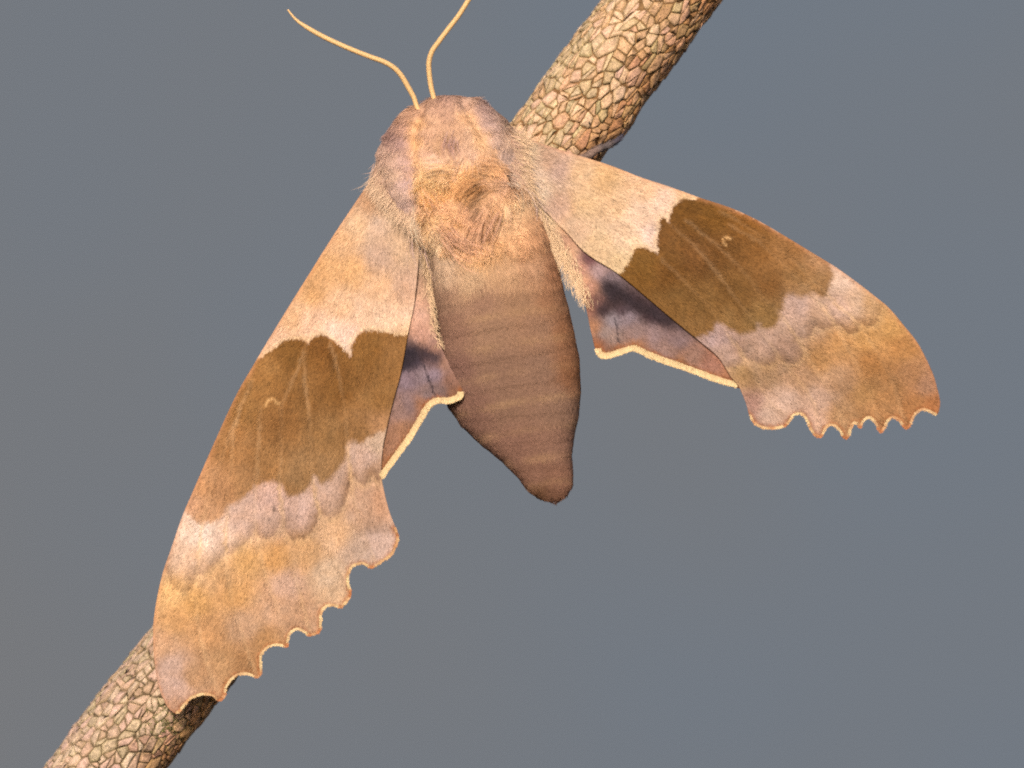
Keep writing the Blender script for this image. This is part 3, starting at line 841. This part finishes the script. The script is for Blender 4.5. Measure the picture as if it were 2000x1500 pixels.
W_LH = wing_spec([], LH_OUT, LH_REST, under(D_LF, D_LH, W_LF["poly"]), LH_COL, (815, 430), rust=0.8, fringe=9.5, fringe_n=13.0, tooth=0.0, scale_density=0.8, hairy=30.0, soft=10,
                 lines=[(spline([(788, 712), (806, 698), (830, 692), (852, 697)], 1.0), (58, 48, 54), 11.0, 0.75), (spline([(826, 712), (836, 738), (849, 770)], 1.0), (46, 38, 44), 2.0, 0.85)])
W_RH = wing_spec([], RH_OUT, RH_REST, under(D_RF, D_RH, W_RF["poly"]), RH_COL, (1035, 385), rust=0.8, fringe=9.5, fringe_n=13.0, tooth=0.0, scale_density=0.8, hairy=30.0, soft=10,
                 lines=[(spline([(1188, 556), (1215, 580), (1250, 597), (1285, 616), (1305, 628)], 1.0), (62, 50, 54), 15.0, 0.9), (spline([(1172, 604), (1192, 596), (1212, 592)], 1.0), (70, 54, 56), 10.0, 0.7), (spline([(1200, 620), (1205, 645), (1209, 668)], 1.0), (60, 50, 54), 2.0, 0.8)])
lf = build_wing("forewing", "longer forewing hanging down over the lower twig", W_LF)
rf = build_wing("forewing", "forewing stretched out sideways clear of the twig", W_RF)
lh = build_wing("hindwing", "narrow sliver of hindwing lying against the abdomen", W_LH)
rh = build_wing("hindwing", "hindwing with a dark patch below the outstretched forewing", W_RH)

# ---- body --------------------------------------------------------
ROWS = [  # left x, y, right x, y, top height, half depth
    (862, 187, 884, 187, 232, 8), (836, 195, 908, 190, 262, 44), (812, 208, 938, 199, 288, 70), (794, 221, 960, 213, 302, 84), (772, 239, 985, 231, 318, 98),
    (753, 262, 1001, 252, 330, 108), (739, 293, 1008, 282, 338, 114), (733, 325, 1014, 308, 342, 116), (738, 352, 1024, 336, 343, 116), (748, 382, 1036, 364, 342, 116),
    (767, 412, 1050, 396, 340, 114), (794, 446, 1060, 428, 337, 113), (828, 495, 1074, 470, 334, 112), (841, 545, 1088, 515, 322, 108), (851, 600, 1100, 565, 306, 104),
    (858, 650, 1112, 610, 291, 102), (862, 700, 1122, 655, 276, 101), (866, 740, 1131, 700, 262, 99), (873, 786, 1134, 755, 246, 95), (895, 822, 1131, 805, 231, 86),
    (933, 860, 1122, 850, 216, 72), (972, 892, 1117, 888, 202, 57), (1010, 930, 1119, 920, 186, 43), (1028, 955, 1119, 944, 174, 33), (1049, 972, 1110, 966, 162, 20), (1072, 980, 1094, 978, 152, 6)]
RW = np.array(ROWS, float)
cen = np.stack([(RW[:, 0] + RW[:, 2]) / 2, (RW[:, 1] + RW[:, 3]) / 2], -1)
ts = np.concatenate([[0], np.cumsum(np.linalg.norm(np.diff(cen, axis=0), axis=1))])
NR, NC = 340, 180
tt = np.linspace(0, ts[-1], NR)
G = np.stack([np.interp(tt, ts, RW[:, k]) for k in range(6)], -1)
for _ in range(2):
    G[1:-1] = 0.25 * G[:-2] + 0.5 * G[1:-1] + 0.25 * G[2:]
ph = np.linspace(0, 2 * math.pi, NC, endpoint=False)
ex = (0.86 - 0.22 * sstep(430, 600, (G[:, 1] + G[:, 3]) / 2))[:, None]
cx = np.sign(np.cos(ph))[None] * np.abs(np.cos(ph))[None] ** ex
sx = np.sign(np.sin(ph))[None] * np.abs(np.sin(ph))[None] ** ex
Cn = np.stack([(G[:, 0] + G[:, 2]) / 2, (G[:, 1] + G[:, 3]) / 2], -1)
Wn = np.stack([(G[:, 2] - G[:, 0]) / 2, (G[:, 3] - G[:, 1]) / 2], -1)
# overlapping rings of the abdomen
SEG_Y = np.array([505, 566, 625, 682, 738, 796, 850, 905, 950], float)
yc = Cn[:, 1]
ring = np.zeros(NR)
fringe_ring = np.zeros(NR)
for a, b in zip(SEG_Y[:-1], SEG_Y[1:]):
    u = (yc - a) / (b - a)
    ins_ = (u >= 0) & (u < 1)
    ring[ins_] = (-0.75 * (1 - u[ins_]) ** 4 + 0.4 * u[ins_] ** 2)
    fringe_ring[ins_] = np.exp(-((u[ins_] - 0.86) / 0.12) ** 2) - 0.9 * np.exp(-(u[ins_] / 0.14) ** 2)
ring *= sstep(500, 640, yc) * 1.0
kw = 1 + ring[:, None] / 110.0 * (0.35 + 0.65 * np.clip(np.sin(ph), 0, 1))[None]
Bx = Cn[:, None, 0] + Wn[:, None, 0] * cx * kw
By = Cn[:, None, 1] + Wn[:, None, 1] * cx * kw + 16 * sx * sstep(480, 640, yc)[:, None] * np.minimum(1, G[:, 5] / 90)[:, None]
Bd = (G[:, 4] - G[:, 5])[:, None] + G[:, 5][:, None] * sx * kw
B = np.stack([Bx, By, Bd], -1)


def normals(P):
    du = np.gradient(P, axis=0)
    dv = (np.roll(P, -1, 1) - np.roll(P, 1, 1))
    n = np.cross(du, dv)
    n /= np.linalg.norm(n, axis=-1)[..., None] + 1e-9
    c = P.mean(1, keepdims=True)
    s = np.sign((n * (P - c)).sum(-1, keepdims=True))
    return n * s


N0 = normals(B)
T_L = spline([(826, 208), (814, 250), (808, 300), (808, 350), (812, 400), (817, 440)], 3)
T_R = spline([(903, 198), (925, 235), (948, 270), (972, 300), (992, 328), (1006, 356)], 3)
flat = B.reshape(-1, 3)[:, :2]
front = (B[..., 2] > (G[:, 4] - G[:, 5])[:, None] - 5).reshape(-1)
dl, dr_ = dist_to(flat, T_L), dist_to(flat, T_R)
hmap = -5.5 * np.exp(-(dl / 9) ** 2) - 5.0 * np.exp(-(dr_ / 9) ** 2) + 6 * np.exp(-((dl - 26) / 22) ** 2) + 6 * np.exp(-((dr_ - 24) / 22) ** 2)
for (hx, hy, hr, hs) in [(818, 398, 10, -22), (1003, 345, 13, -26), (885, 290, 16, -4), (930, 373, 18, -8), (905, 352, 30, 10), (860, 345, 30, 10), (935, 410, 34, 9), (880, 430, 34, 7), (945, 470, 12, -9), (990, 240, 8, -8)]:
    hmap += hs * np.exp(-((flat[:, 0] - hx) ** 2 + (flat[:, 1] - hy) ** 2) / hr ** 2)
hmap = hmap * sstep(560, 480, flat[:, 1])
hmap = hmap + (1.2 - 0.9 * sstep(480, 560, flat[:, 1])) * fbm(flat[:, 0], flat[:, 1], 24, 60, 3)
hmap = np.where(front, hmap, 0) * np.repeat(np.clip(G[:, 5] / 60, 0, 1), NC)
B = B + N0 * hmap.reshape(NR, NC, 1)
NB = normals(B)

BODY_COL = [(873, 196, (172, 130, 112)), (845, 205, (196, 150, 122)), (905, 205, (168, 132, 118)), (810, 225, (196, 146, 116)), (850, 235, (198, 152, 118)), (872, 225, (170, 128, 104)), (790, 245, (188, 140, 118)),
            (768, 262, (142, 106, 100)), (785, 275, (160, 124, 120)), (790, 310, (178, 142, 138)), (772, 300, (206, 166, 144)), (750, 300, (208, 168, 146)), (742, 325, (220, 182, 152)), (770, 335, (216, 176, 150)), (792, 350, (184, 150, 146)), (790, 390, (186, 152, 140)), (775, 370, (206, 168, 148)), (803, 330, (176, 136, 120)),
            (817, 240, (232, 172, 110)), (813, 275, (236, 176, 112)), (815, 310, (234, 176, 118)), (818, 345, (230, 170, 108)), (835, 260, (196, 150, 122)), (835, 300, (202, 160, 138)), (850, 320, (196, 158, 142)), (860, 280, (178, 134, 96)), (885, 268, (178, 138, 110)), (880, 290, (176, 136, 112)), (893, 250, (184, 140, 108)), (905, 285, (172, 138, 122)), (895, 305, (176, 136, 112)), (915, 255, (168, 136, 124)), (925, 300, (170, 138, 126)), (950, 305, (196, 152, 122)),
            (908, 222, (206, 158, 116)), (925, 250, (222, 166, 112)), (943, 272, (222, 168, 116)), (965, 295, (206, 156, 114)), (940, 215, (140, 112, 112)), (945, 240, (142, 118, 122)), (965, 250, (168, 138, 134)), (985, 250, (204, 168, 148)), (965, 275, (152, 130, 130)), (985, 295, (148, 128, 128)), (998, 270, (214, 178, 154)), (1000, 320, (156, 136, 134)), (990, 241, (70, 54, 48)),  # darkest swatch paints the shade in a small gap under the right tegula
            (850, 335, (238, 184, 130)), (840, 350, (234, 176, 122)), (880, 335, (206, 160, 124)), (900, 335, (220, 166, 108)), (870, 360, (228, 168, 112)), (900, 365, (208, 150, 98)), (930, 322, (214, 160, 104)), (960, 325, (208, 150, 98)), (840, 385, (222, 160, 100)), (860, 400, (204, 156, 122)), (925, 350, (194, 146, 114)), (960, 350, (192, 146, 120)), (930, 378, (168, 122, 84)), (915, 385, (178, 132, 94)), (910, 405, (196, 146, 116)), (940, 400, (190, 144, 112)), (975, 380, (212, 160, 120)), (965, 405, (204, 150, 106)), (990, 400, (226, 184, 142)), (840, 430, (228, 176, 128)), (880, 425, (214, 158, 110)), (920, 430, (200, 148, 112)), (950, 440, (184, 136, 100)), (985, 440, (204, 158, 120)), (850, 465, (226, 188, 152)), (880, 470, (218, 166, 122)), (915, 480, (216, 162, 120)), (935, 492, (228, 172, 124)), (960, 470, (198, 148, 106)), (1010, 450, (204, 152, 112)), (1040, 460, (186, 134, 98)), (835, 500, (190, 152, 124)),
            (870, 515, (210, 172, 140)), (920, 530, (206, 166, 130)), (980, 520, (206, 160, 122)), (1040, 520, (194, 146, 112)), (1075, 520, (170, 120, 88)), (870, 570, (190, 148, 120)), (940, 580, (190, 146, 118)), (1010, 580, (192, 148, 114)), (1080, 580, (182, 134, 100)), (880, 640, (178, 134, 110)), (960, 650, (188, 146, 116)), (1050, 640, (188, 144, 114)), (1110, 640, (180, 128, 92)), (890, 720, (172, 128, 108)), (970, 720, (184, 142, 114)), (1050, 720, (186, 144, 116)), (1120, 720, (184, 130, 92)), (920, 800, (172, 128, 106)), (1000, 790, (182, 140, 112)), (1080, 790, (186, 144, 116)), (1000, 870, (180, 134, 110)), (1080, 870, (186, 140, 114)), (1040, 930, (184, 136, 110)), (1095, 930, (186, 136, 108)), (1046, 964, (150, 108, 78)), (1090, 975, (172, 124, 96))]


BODY_COL = [(x, y, tuple(0.72 * c[i] * 1.06 + 0.28 * (214, 168, 138)[i] for i in range(3)) if y < 335 else c) for x, y, c in BODY_COL]
BODY_COL = shift(BODY_COL, lambda x, y: 335 <= y < 500, (1.12, 1.13, 1.12))
BODY_COL = shift(BODY_COL, lambda x, y: x > 900 and y < 335, (1.12, 1.12, 1.08))
BODY_COL = shift(BODY_COL, lambda x, y: 555 < y < 700, (0.85, 0.83, 0.83))
BODY_COL = shift(BODY_COL, lambda x, y: y >= 700, (0.79, 0.77, 0.78))
BODY_COL = shift(BODY_COL, lambda x, y: x > 1070 + 0.2 * (y - 580) and y > 500, (1.06, 1.04, 1.02))  # orange-brown flank hair, its colour raised in place of bounce light
BODY_GAIN = 1.22


def body_colors(xy):
    j = np.stack([fbm(xy[:, 0], xy[:, 1], 14, 81, 2), fbm(xy[:, 0], xy[:, 1], 14, 91, 2)], -1) * 4
    c = swatches(xy + j, BODY_COL, 13)
    yy = xy[:, 1] + 0.17 * (xy[:, 0] - 1000)                  # rings run a little uphill to the right
    fr = np.interp(yy + 2, yc + 0.17 * (Cn[:, 0] - 1000), fringe_ring) * sstep(500, 600, xy[:, 1])
    c = mix(c, alb((214, 168, 118)), np.clip(fr, 0, 1) * 0.30 * (0.5 + 0.5 * vnoise(xy[:, 0] / 28, xy[:, 1] / 28, 77)))
    lift = 1 + 0.22 * np.exp(-((xy[:, 0] - 868) ** 2 + (xy[:, 1] - 352) ** 2) / 44.0 ** 2)      # the palest, foxiest part of the crest
    return np.clip(c * BODY_GAIN * lift[:, None], 0.01, 0.85)


flat = B.reshape(-1, 3)
Vb = np.vstack([flat, Cn[:1].tolist()[0] + [G[0, 4] - G[0, 5]], Cn[-1:].tolist()[0] + [G[-1, 4] - G[-1, 5]]])
i, j = np.meshgrid(np.arange(NR - 1), np.arange(NC), indexing='ij')
q = np.stack([i * NC + j, i * NC + (j + 1) % NC, (i + 1) * NC + (j + 1) % NC, (i + 1) * NC + j], -1).reshape(-1, 4)
k = np.arange(NC)
tri = np.vstack([np.stack([np.full(NC, NR * NC), (k + 1) % NC, k], -1), np.stack([np.full(NC, NR * NC + 1), (NR - 1) * NC + k, (NR - 1) * NC + (k + 1) % NC], -1)])
body = mesh_object("body", to_world(Vb), (q, tri), M_SKIN, moth, body_colors(Vb[:, :2]) * 0.9)


def sample_body(n, y0, y1, lo=-0.45):
    """random places on the side of the body that can be seen"""
    u = np.arange(NR)[(yc >= y0) & (yc <= y1)]
    wgt = np.hypot(Wn[u, 0], Wn[u, 1]) + G[u, 5]
    r = rng.choice(u, n * 2, p=wgt / wgt.sum())
    f = rng.integers(0, NC, n * 2)
    ok = np.sin(ph[f]) > lo
    r, f = r[ok][:n], f[ok][:n]
    r2 = np.minimum(r + 1, NR - 1)
    f2 = (f + 1) % NC
    a, b = rng.random(len(r))[:, None], rng.random(len(r))[:, None]
    P = (B[r, f] * (1 - a) + B[r2, f] * a) * (1 - b) + (B[r, f2] * (1 - a) + B[r2, f2] * a) * b
    r1 = np.maximum(r - 1, 0)
    T = B[r2, f] - B[r1, f]
    T /= np.linalg.norm(T, axis=1)[:, None] + 1e-9
    return P, NB[r, f], T


fur = []
# short sleek pile on head and shoulders
P, Nn, T = sample_body(46000, 186, 470)
c = body_colors(P[:, :2]) * (1 + rng.normal(0, 0.07, (len(P), 1)))
sidew = np.cross(T, Nn)
swirl = 0.5 * fbm(P[:, 0], P[:, 1], 40, 12, 2)
fur.append(strands(P - Nn * 1.0, T + sidew * (swirl + rng.normal(0, 0.16, len(P)))[:, None], Nn, rng.uniform(10, 22, len(P)), rng.uniform(0.9, 1.4, len(P)), rng.uniform(0.10, 0.30, len(P)), c, tip=1.12, bend=0.2, twist=0.3))
# long tousled tufts on the hind thorax: hairs gathered into clumps
P, Nn, T = sample_body(36000, 318, 520)
keep = (P[:, 0] > 812 + 0.05 * (P[:, 1] - 330)) & (P[:, 0] < 1000 + 0.25 * (P[:, 1] - 340)) & (P[:, 2] > 230) & (P[:, 1] > 322) & (P[:, 1] < 492)
P, Nn, T = P[keep], Nn[keep], T[keep]
cl = P[rng.choice(len(P), 85)]
ang = rng.normal(0, 0.6, 85)
nearest = ((P[:, None, :2] - cl[None, :, :2]) ** 2).sum(-1).argmin(1)
sidew = np.cross(T, Nn)
ca = ang[nearest][:, None]
flow = T * np.cos(ca) + sidew * np.sin(ca)
tipv = cl[nearest] + flow * 26 - P
direc = tipv / (np.linalg.norm(tipv, axis=1)[:, None] + 1e-9) + rng.normal(0, 0.20, P.shape)
cb = rng.normal(0, 0.10, 85)
c = body_colors(P[:, :2]) * (1 + cb[nearest][:, None] + rng.normal(0, 0.12, (len(P), 1)))
fur.append(strands(P - Nn, direc, Nn, rng.uniform(16, 34, len(P)), rng.uniform(1.0, 1.5, len(P)), rng.uniform(0.15, 0.42, len(P)), c, tip=1.2, bend=0.2, twist=0.35))
# soft hair falling from the thorax over the first rings, then close pile to the tail
P, Nn, T = sample_body(14000, 440, 560)
c = body_colors(P[:, :2]) * (1 + rng.normal(0, 0.10, (len(P), 1)))
fur.append(strands(P - Nn, T + rng.normal(0, 0.16, P.shape), Nn, rng.uniform(18, 34, len(P)), 1.1, 0.14, c, tip=1.12, bend=0.12, twist=0.25))
P, Nn, T = sample_body(52000, 520, 985)
c = body_colors(P[:, :2]) * (1 + rng.normal(0, 0.10, (len(P), 1)))
fur.append(strands(P - Nn * 0.8, T + rng.normal(0, 0.20, P.shape), Nn, rng.uniform(7, 15, len(P)), rng.uniform(0.9, 1.3, len(P)), rng.uniform(0.08, 0.26, len(P)), c, tip=1.08, bend=0.15, twist=0.3))


def lock(path, n, spread, wid, colr, ln=1.0, flare=0.0):
    """a tuft of n long hairs following a path from root to tip"""
    p = spline(path, 2.0)
    m = len(p)
    out = []
    s = np.linspace(0, 1, 7)
    for _ in range(n):
        o = rng.normal(0, spread, 3)
        en = rng.uniform(0.6, 1.0) * ln
        st = rng.uniform(0, 0.3)
        u = st + (en - st) * s
        pt = np.stack([np.interp(u * (m - 1), np.arange(m), p[:, k]) for k in range(3)], -1)
        pt = pt + o * (1 - 0.5 * s[:, None]) + flare * o * s[:, None]
        out.append((pt, alb(colr) * rng.uniform(0.82, 1.15)))
    V, Q, Cc, off = [], [], [], 0
    for pt, cc in out:
        tg = np.gradient(pt, axis=0)
        sd = np.cross(tg, np.array([0, 0, 1.0]) + rng.normal(0, 0.4, 3))
        sd /= np.linalg.norm(sd, axis=1)[:, None] + 1e-9
        ww = wid * (1 - 0.7 * s)[:, None] * 0.5
        V.append(np.stack([pt - sd * ww, pt + sd * ww], 1).reshape(-1, 3))
        for q_ in range(len(s) - 1):
            Q.append((off + 2 * q_, off + 2 * q_ + 1, off + 2 * q_ + 3, off + 2 * q_ + 2))
        Cc.append(np.repeat(np.clip(cc * (0.85 + 0.3 * s[:, None]), 0, 0.9), 2, 0))
        off += 14
    return np.vstack(V), (np.array(Q),), np.vstack(Cc)


locks = [([(985, 362, 312), (1004, 375, 306), (1010, 400, 292), (1000, 428, 284)], 130, 4.5, 1.7, (238, 196, 150)),
         ([(1003, 352, 300), (1028, 372, 280), (1042, 400, 268), (1044, 432, 258)], 110, 5.0, 1.7, (226, 186, 150)),
         ([(820, 418, 300), (826, 440, 296), (838, 456, 290), (850, 462, 284)], 110, 4.0, 1.7, (242, 206, 160)),
         ([(822, 440, 280), (824, 475, 272), (832, 505, 266), (840, 520, 262)], 90, 5.0, 1.6, (206, 166, 130)),
         ([(862, 336, 352), (840, 336, 362), (828, 342, 362), (822, 354, 356)], 150, 5.0, 1.7, (238, 180, 108)),
         ([(895, 345, 360), (870, 340, 368), (846, 348, 366), (832, 360, 360)], 150, 5.0, 1.7, (232, 170, 96)),
         ([(935, 345, 360), (912, 352, 370), (895, 368, 368), (884, 384, 362)], 140, 5.0, 1.7, (216, 152, 84)),
         ([(945, 362, 352), (930, 366, 362), (912, 378, 362), (892, 392, 356)], 120, 4.0, 1.7, (196, 136, 72)),
         ([(925, 320, 362), (950, 322, 362), (968, 328, 352), (980, 342, 342)], 90, 4.0, 1.7, (222, 162, 96)),
         ([(905, 310, 362), (903, 322, 368), (900, 334, 370), (896, 344, 368)], 80, 6.0, 1.6, (226, 178, 120)),
         ([(940, 420, 350), (925, 455, 352), (930, 480, 348), (948, 494, 342)], 150, 5.0, 1.7, (226, 166, 106)),
         ([(860, 430, 348), (880, 465, 350), (905, 485, 348), (945, 496, 342)], 140, 6.0, 1.7, (224, 166, 110)),
         ([(975, 400, 336), (962, 430, 344), (950, 455, 344), (944, 478, 340)], 120, 5.0, 1.7, (212, 156, 104)),
         ([(830, 370, 340), (840, 395, 348), (858, 412, 350), (872, 418, 348)], 110, 5.5, 1.7, (226, 164, 102)),
         ([(885, 262, 338), (880, 285, 346), (884, 300, 346), (894, 312, 346)], 60, 3.5, 1.6, (176, 134, 106)),
         ([(868, 268, 338), (874, 288, 346), (880, 302, 346), (892, 315, 346)], 60, 3.0, 1.6, (204, 150, 102))]
for path, n, sp, wd, cc in locks:
    fur.append(lock(path, int(n * 0.36), sp * 2.3, wd * 0.65, (min(252, cc[0] * 1.10), min(225, cc[1] * 1.12), min(190, cc[2] * 1.36)), flare=0.9))
for line, dfun, d0, d1, colr, lens, n in (
        ([(738, 340), (752, 362), (775, 388), (798, 410), (814, 436)], D_LF, (-0.55, 1.0), (0.0, 1.0), (240, 202, 166), (18, 46), 1100),
        ([(742, 330), (760, 352), (785, 380), (806, 408)], D_LF, (-0.4, 1.0), (0.05, 1.0), (216, 174, 146), (16, 34), 1200),
        ([(1000, 258), (1006, 285), (1010, 315), (1018, 345), (1034, 376)], D_RF, (1.0, 0.30), (0.55, 1.0), (240, 202, 162), (20, 46), 700),
        ([(994, 262), (998, 290), (1002, 320), (1010, 350)], D_RF, (1.0, 0.5), (0.5, 1.0), (216, 176, 150), (14, 34), 1100)):
    p = spline(line, 1.0)
    idx = rng.integers(0, len(p), n)
    u = (idx / (len(p) - 1))[:, None]
    xy = p[idx] + rng.normal(0, 6.5, (n, 2))
    z = dfun(xy) + rng.uniform(4, 12, n)
    d3 = np.column_stack([np.array(d0) * (1 - u) + np.array(d1) * u, np.full(n, -0.25)]) + rng.normal(0, 0.16, (n, 3))
    cc = alb(colr) * np.array([1.16, 1.12, 1.10]) * rng.uniform(0.80, 1.14, (n, 1))
    fur.append(strands(np.column_stack([xy, z]), d3, np.tile([0, 0, 1.0], (n, 1)), rng.uniform(lens[0], lens[1], n), rng.uniform(0.75, 1.2, n), 0.05, cc, tip=1.05, bend=0.2, twist=0.25))
v, g, c = join_strands(fur)
mesh_object("fur", to_world(v), g, M_FUR, body, c, kind="stuff")


# ---- pale hair along the inner edge of the hindwings
def edge_hair(owner, path, direc, lens, n, depth, colr, inset):
    p = spline(path, 1.0)
    idx = rng.integers(0, len(p), n)
    u = idx / (len(p) - 1)
    d3 = np.column_stack([np.interp(u, [0, 1], [direc[0][0], direc[1][0]]), np.interp(u, [0, 1], [direc[0][1], direc[1][1]]), np.full(n, -0.12)])
    d3 = d3 + rng.normal(0, 0.24, (n, 3))
    ln = np.interp(u, np.linspace(0, 1, len(lens)), lens) * rng.uniform(0.5, 1.15, n)
    xy = p[idx] + rng.normal(0, inset, (n, 2))
    root = np.column_stack([xy, depth(xy) + rng.uniform(1, 5, n)])
    cc = alb(colr) * np.array([1.22, 1.16, 1.14]) * rng.uniform(0.78, 1.12, (n, 1))
    v, g, c = strands(root, d3, np.tile([0, 0, 1.0], (n, 1)), ln, rng.uniform(0.7, 1.15, n), 0.10, cc, tip=1.05, bend=0.35, twist=0.3)
    mesh_object("edge_hair", to_world(v), g, M_FUR, owner, c, kind="stuff")


edge_hair(rh, [(1030, 385), (1055, 425), (1085, 470), (1108, 510), (1128, 548), (1143, 592)], [(-0.15, 1.0), (0.05, 1.0)], [46, 50, 46, 34, 22, 10], 1000, W_RH["depth"], (250, 212, 168), 7.0)
edge_hair(lh, [(822, 455), (832, 505), (837, 550), (842, 600), (850, 645), (862, 678)], [(0.45, 1.0), (0.6, 0.9)], [30, 30, 26, 22, 16, 10], 420, W_LH["depth"], (240, 202, 160), 4.0)

# ---- antennae
for pts in ([(822, 226, 268), (814, 208, 262), (808, 190, 262), (796, 168, 266), (784, 148, 270), (770, 133, 274), (750, 121, 278), (720, 110, 282), (680, 94, 286), (640, 76, 288), (610, 60, 290), (580, 40, 290), (562, 19, 290)],
            [(853, 216, 270), (848, 194, 264), (842, 170, 264), (838, 140, 268), (838, 120, 272), (844, 100, 276), (858, 80, 280), (876, 56, 284), (896, 30, 288), (917, -3, 292), (938, -36, 294), (956, -72, 296)]):
    p = spline(pts, 1.6)
    u = np.linspace(0, 1, len(p))
    rad = 5.3 * (1 - 0.12 * u) * (1 - sstep(0.80, 1.0, u) * 0.62) * (0.88 + 0.12 * sstep(0, 0.2, u))
    rad = rad * (1 + 0.02 * np.sin(np.arange(len(p)) * 2 * math.pi / 4.0))       # the many joints of the shaft
    V, F = tube(p, rad, 14)
    cc = np.repeat(alb((246, 196, 132))[None] * (1 + 0.03 * np.sin(np.arange(len(p)) * 2 * math.pi / 4.0))[:, None], 14, 0)
    cc = np.vstack([cc, cc[:1], cc[-1:]])
    o = mesh_object("antenna", to_world(V), F, M_ANT, moth, cc)
    o["label"] = "pale orange antenna curving up from the head"

# ---- the foot that hooks round the twig beside the wing
leg_pts = [(1010, 350, 150), (1085, 335, 128), (1135, 312, 112), (1166, 293, 92), (1190, 283, 66), (1207, 273, 44), (1215, 258, 34), (1218, 244, 38), (1219, 234, 44)]
p = spline(leg_pts, 2.0)
u = np.linspace(0, 1, len(p))
rad = np.interp(u, [0, 0.4, 0.6, 0.75, 0.9, 1.0], [13, 10, 7, 6.2, 4.6, 2.2]) * (1 + 0.08 * np.sin(u * 70))
V, F = tube(p, rad, 12)
lc = np.repeat(swatches(p[:, :2], [(1085, 335, (170, 130, 105)), (1150, 300, (150, 120, 104)), (1185, 285, (120, 104, 98)), (1206, 272, (84, 76, 86)), (1217, 245, (92, 84, 90))], 12), 12, 0)
leg = mesh_object("leg", to_world(V), F, M_LEG, moth, np.vstack([lc, lc[:1], lc[-1:]]))
leg["label"] = "dark grey foot hooked round the twig"
n = 420
idx = rng.integers(30, len(p) - 2, n)
tg = np.gradient(p, axis=0)[idx]
rv = rng.normal(0, 1, (n, 3)); rv -= tg * ((rv * tg).sum(1) / (tg * tg).sum(1))[:, None]
rv /= np.linalg.norm(rv, axis=1)[:, None]
v, g, c = strands(p[idx] + rv * rad[idx][:, None] * 0.9, tg, rv, rng.uniform(6, 13, n), 1.4, 0.5, lc[idx * 12] * rng.uniform(0.7, 1.2, (n, 1)), segs=2)
mesh_object("leg_hair", to_world(v), g, M_FUR, leg, c, kind="stuff")
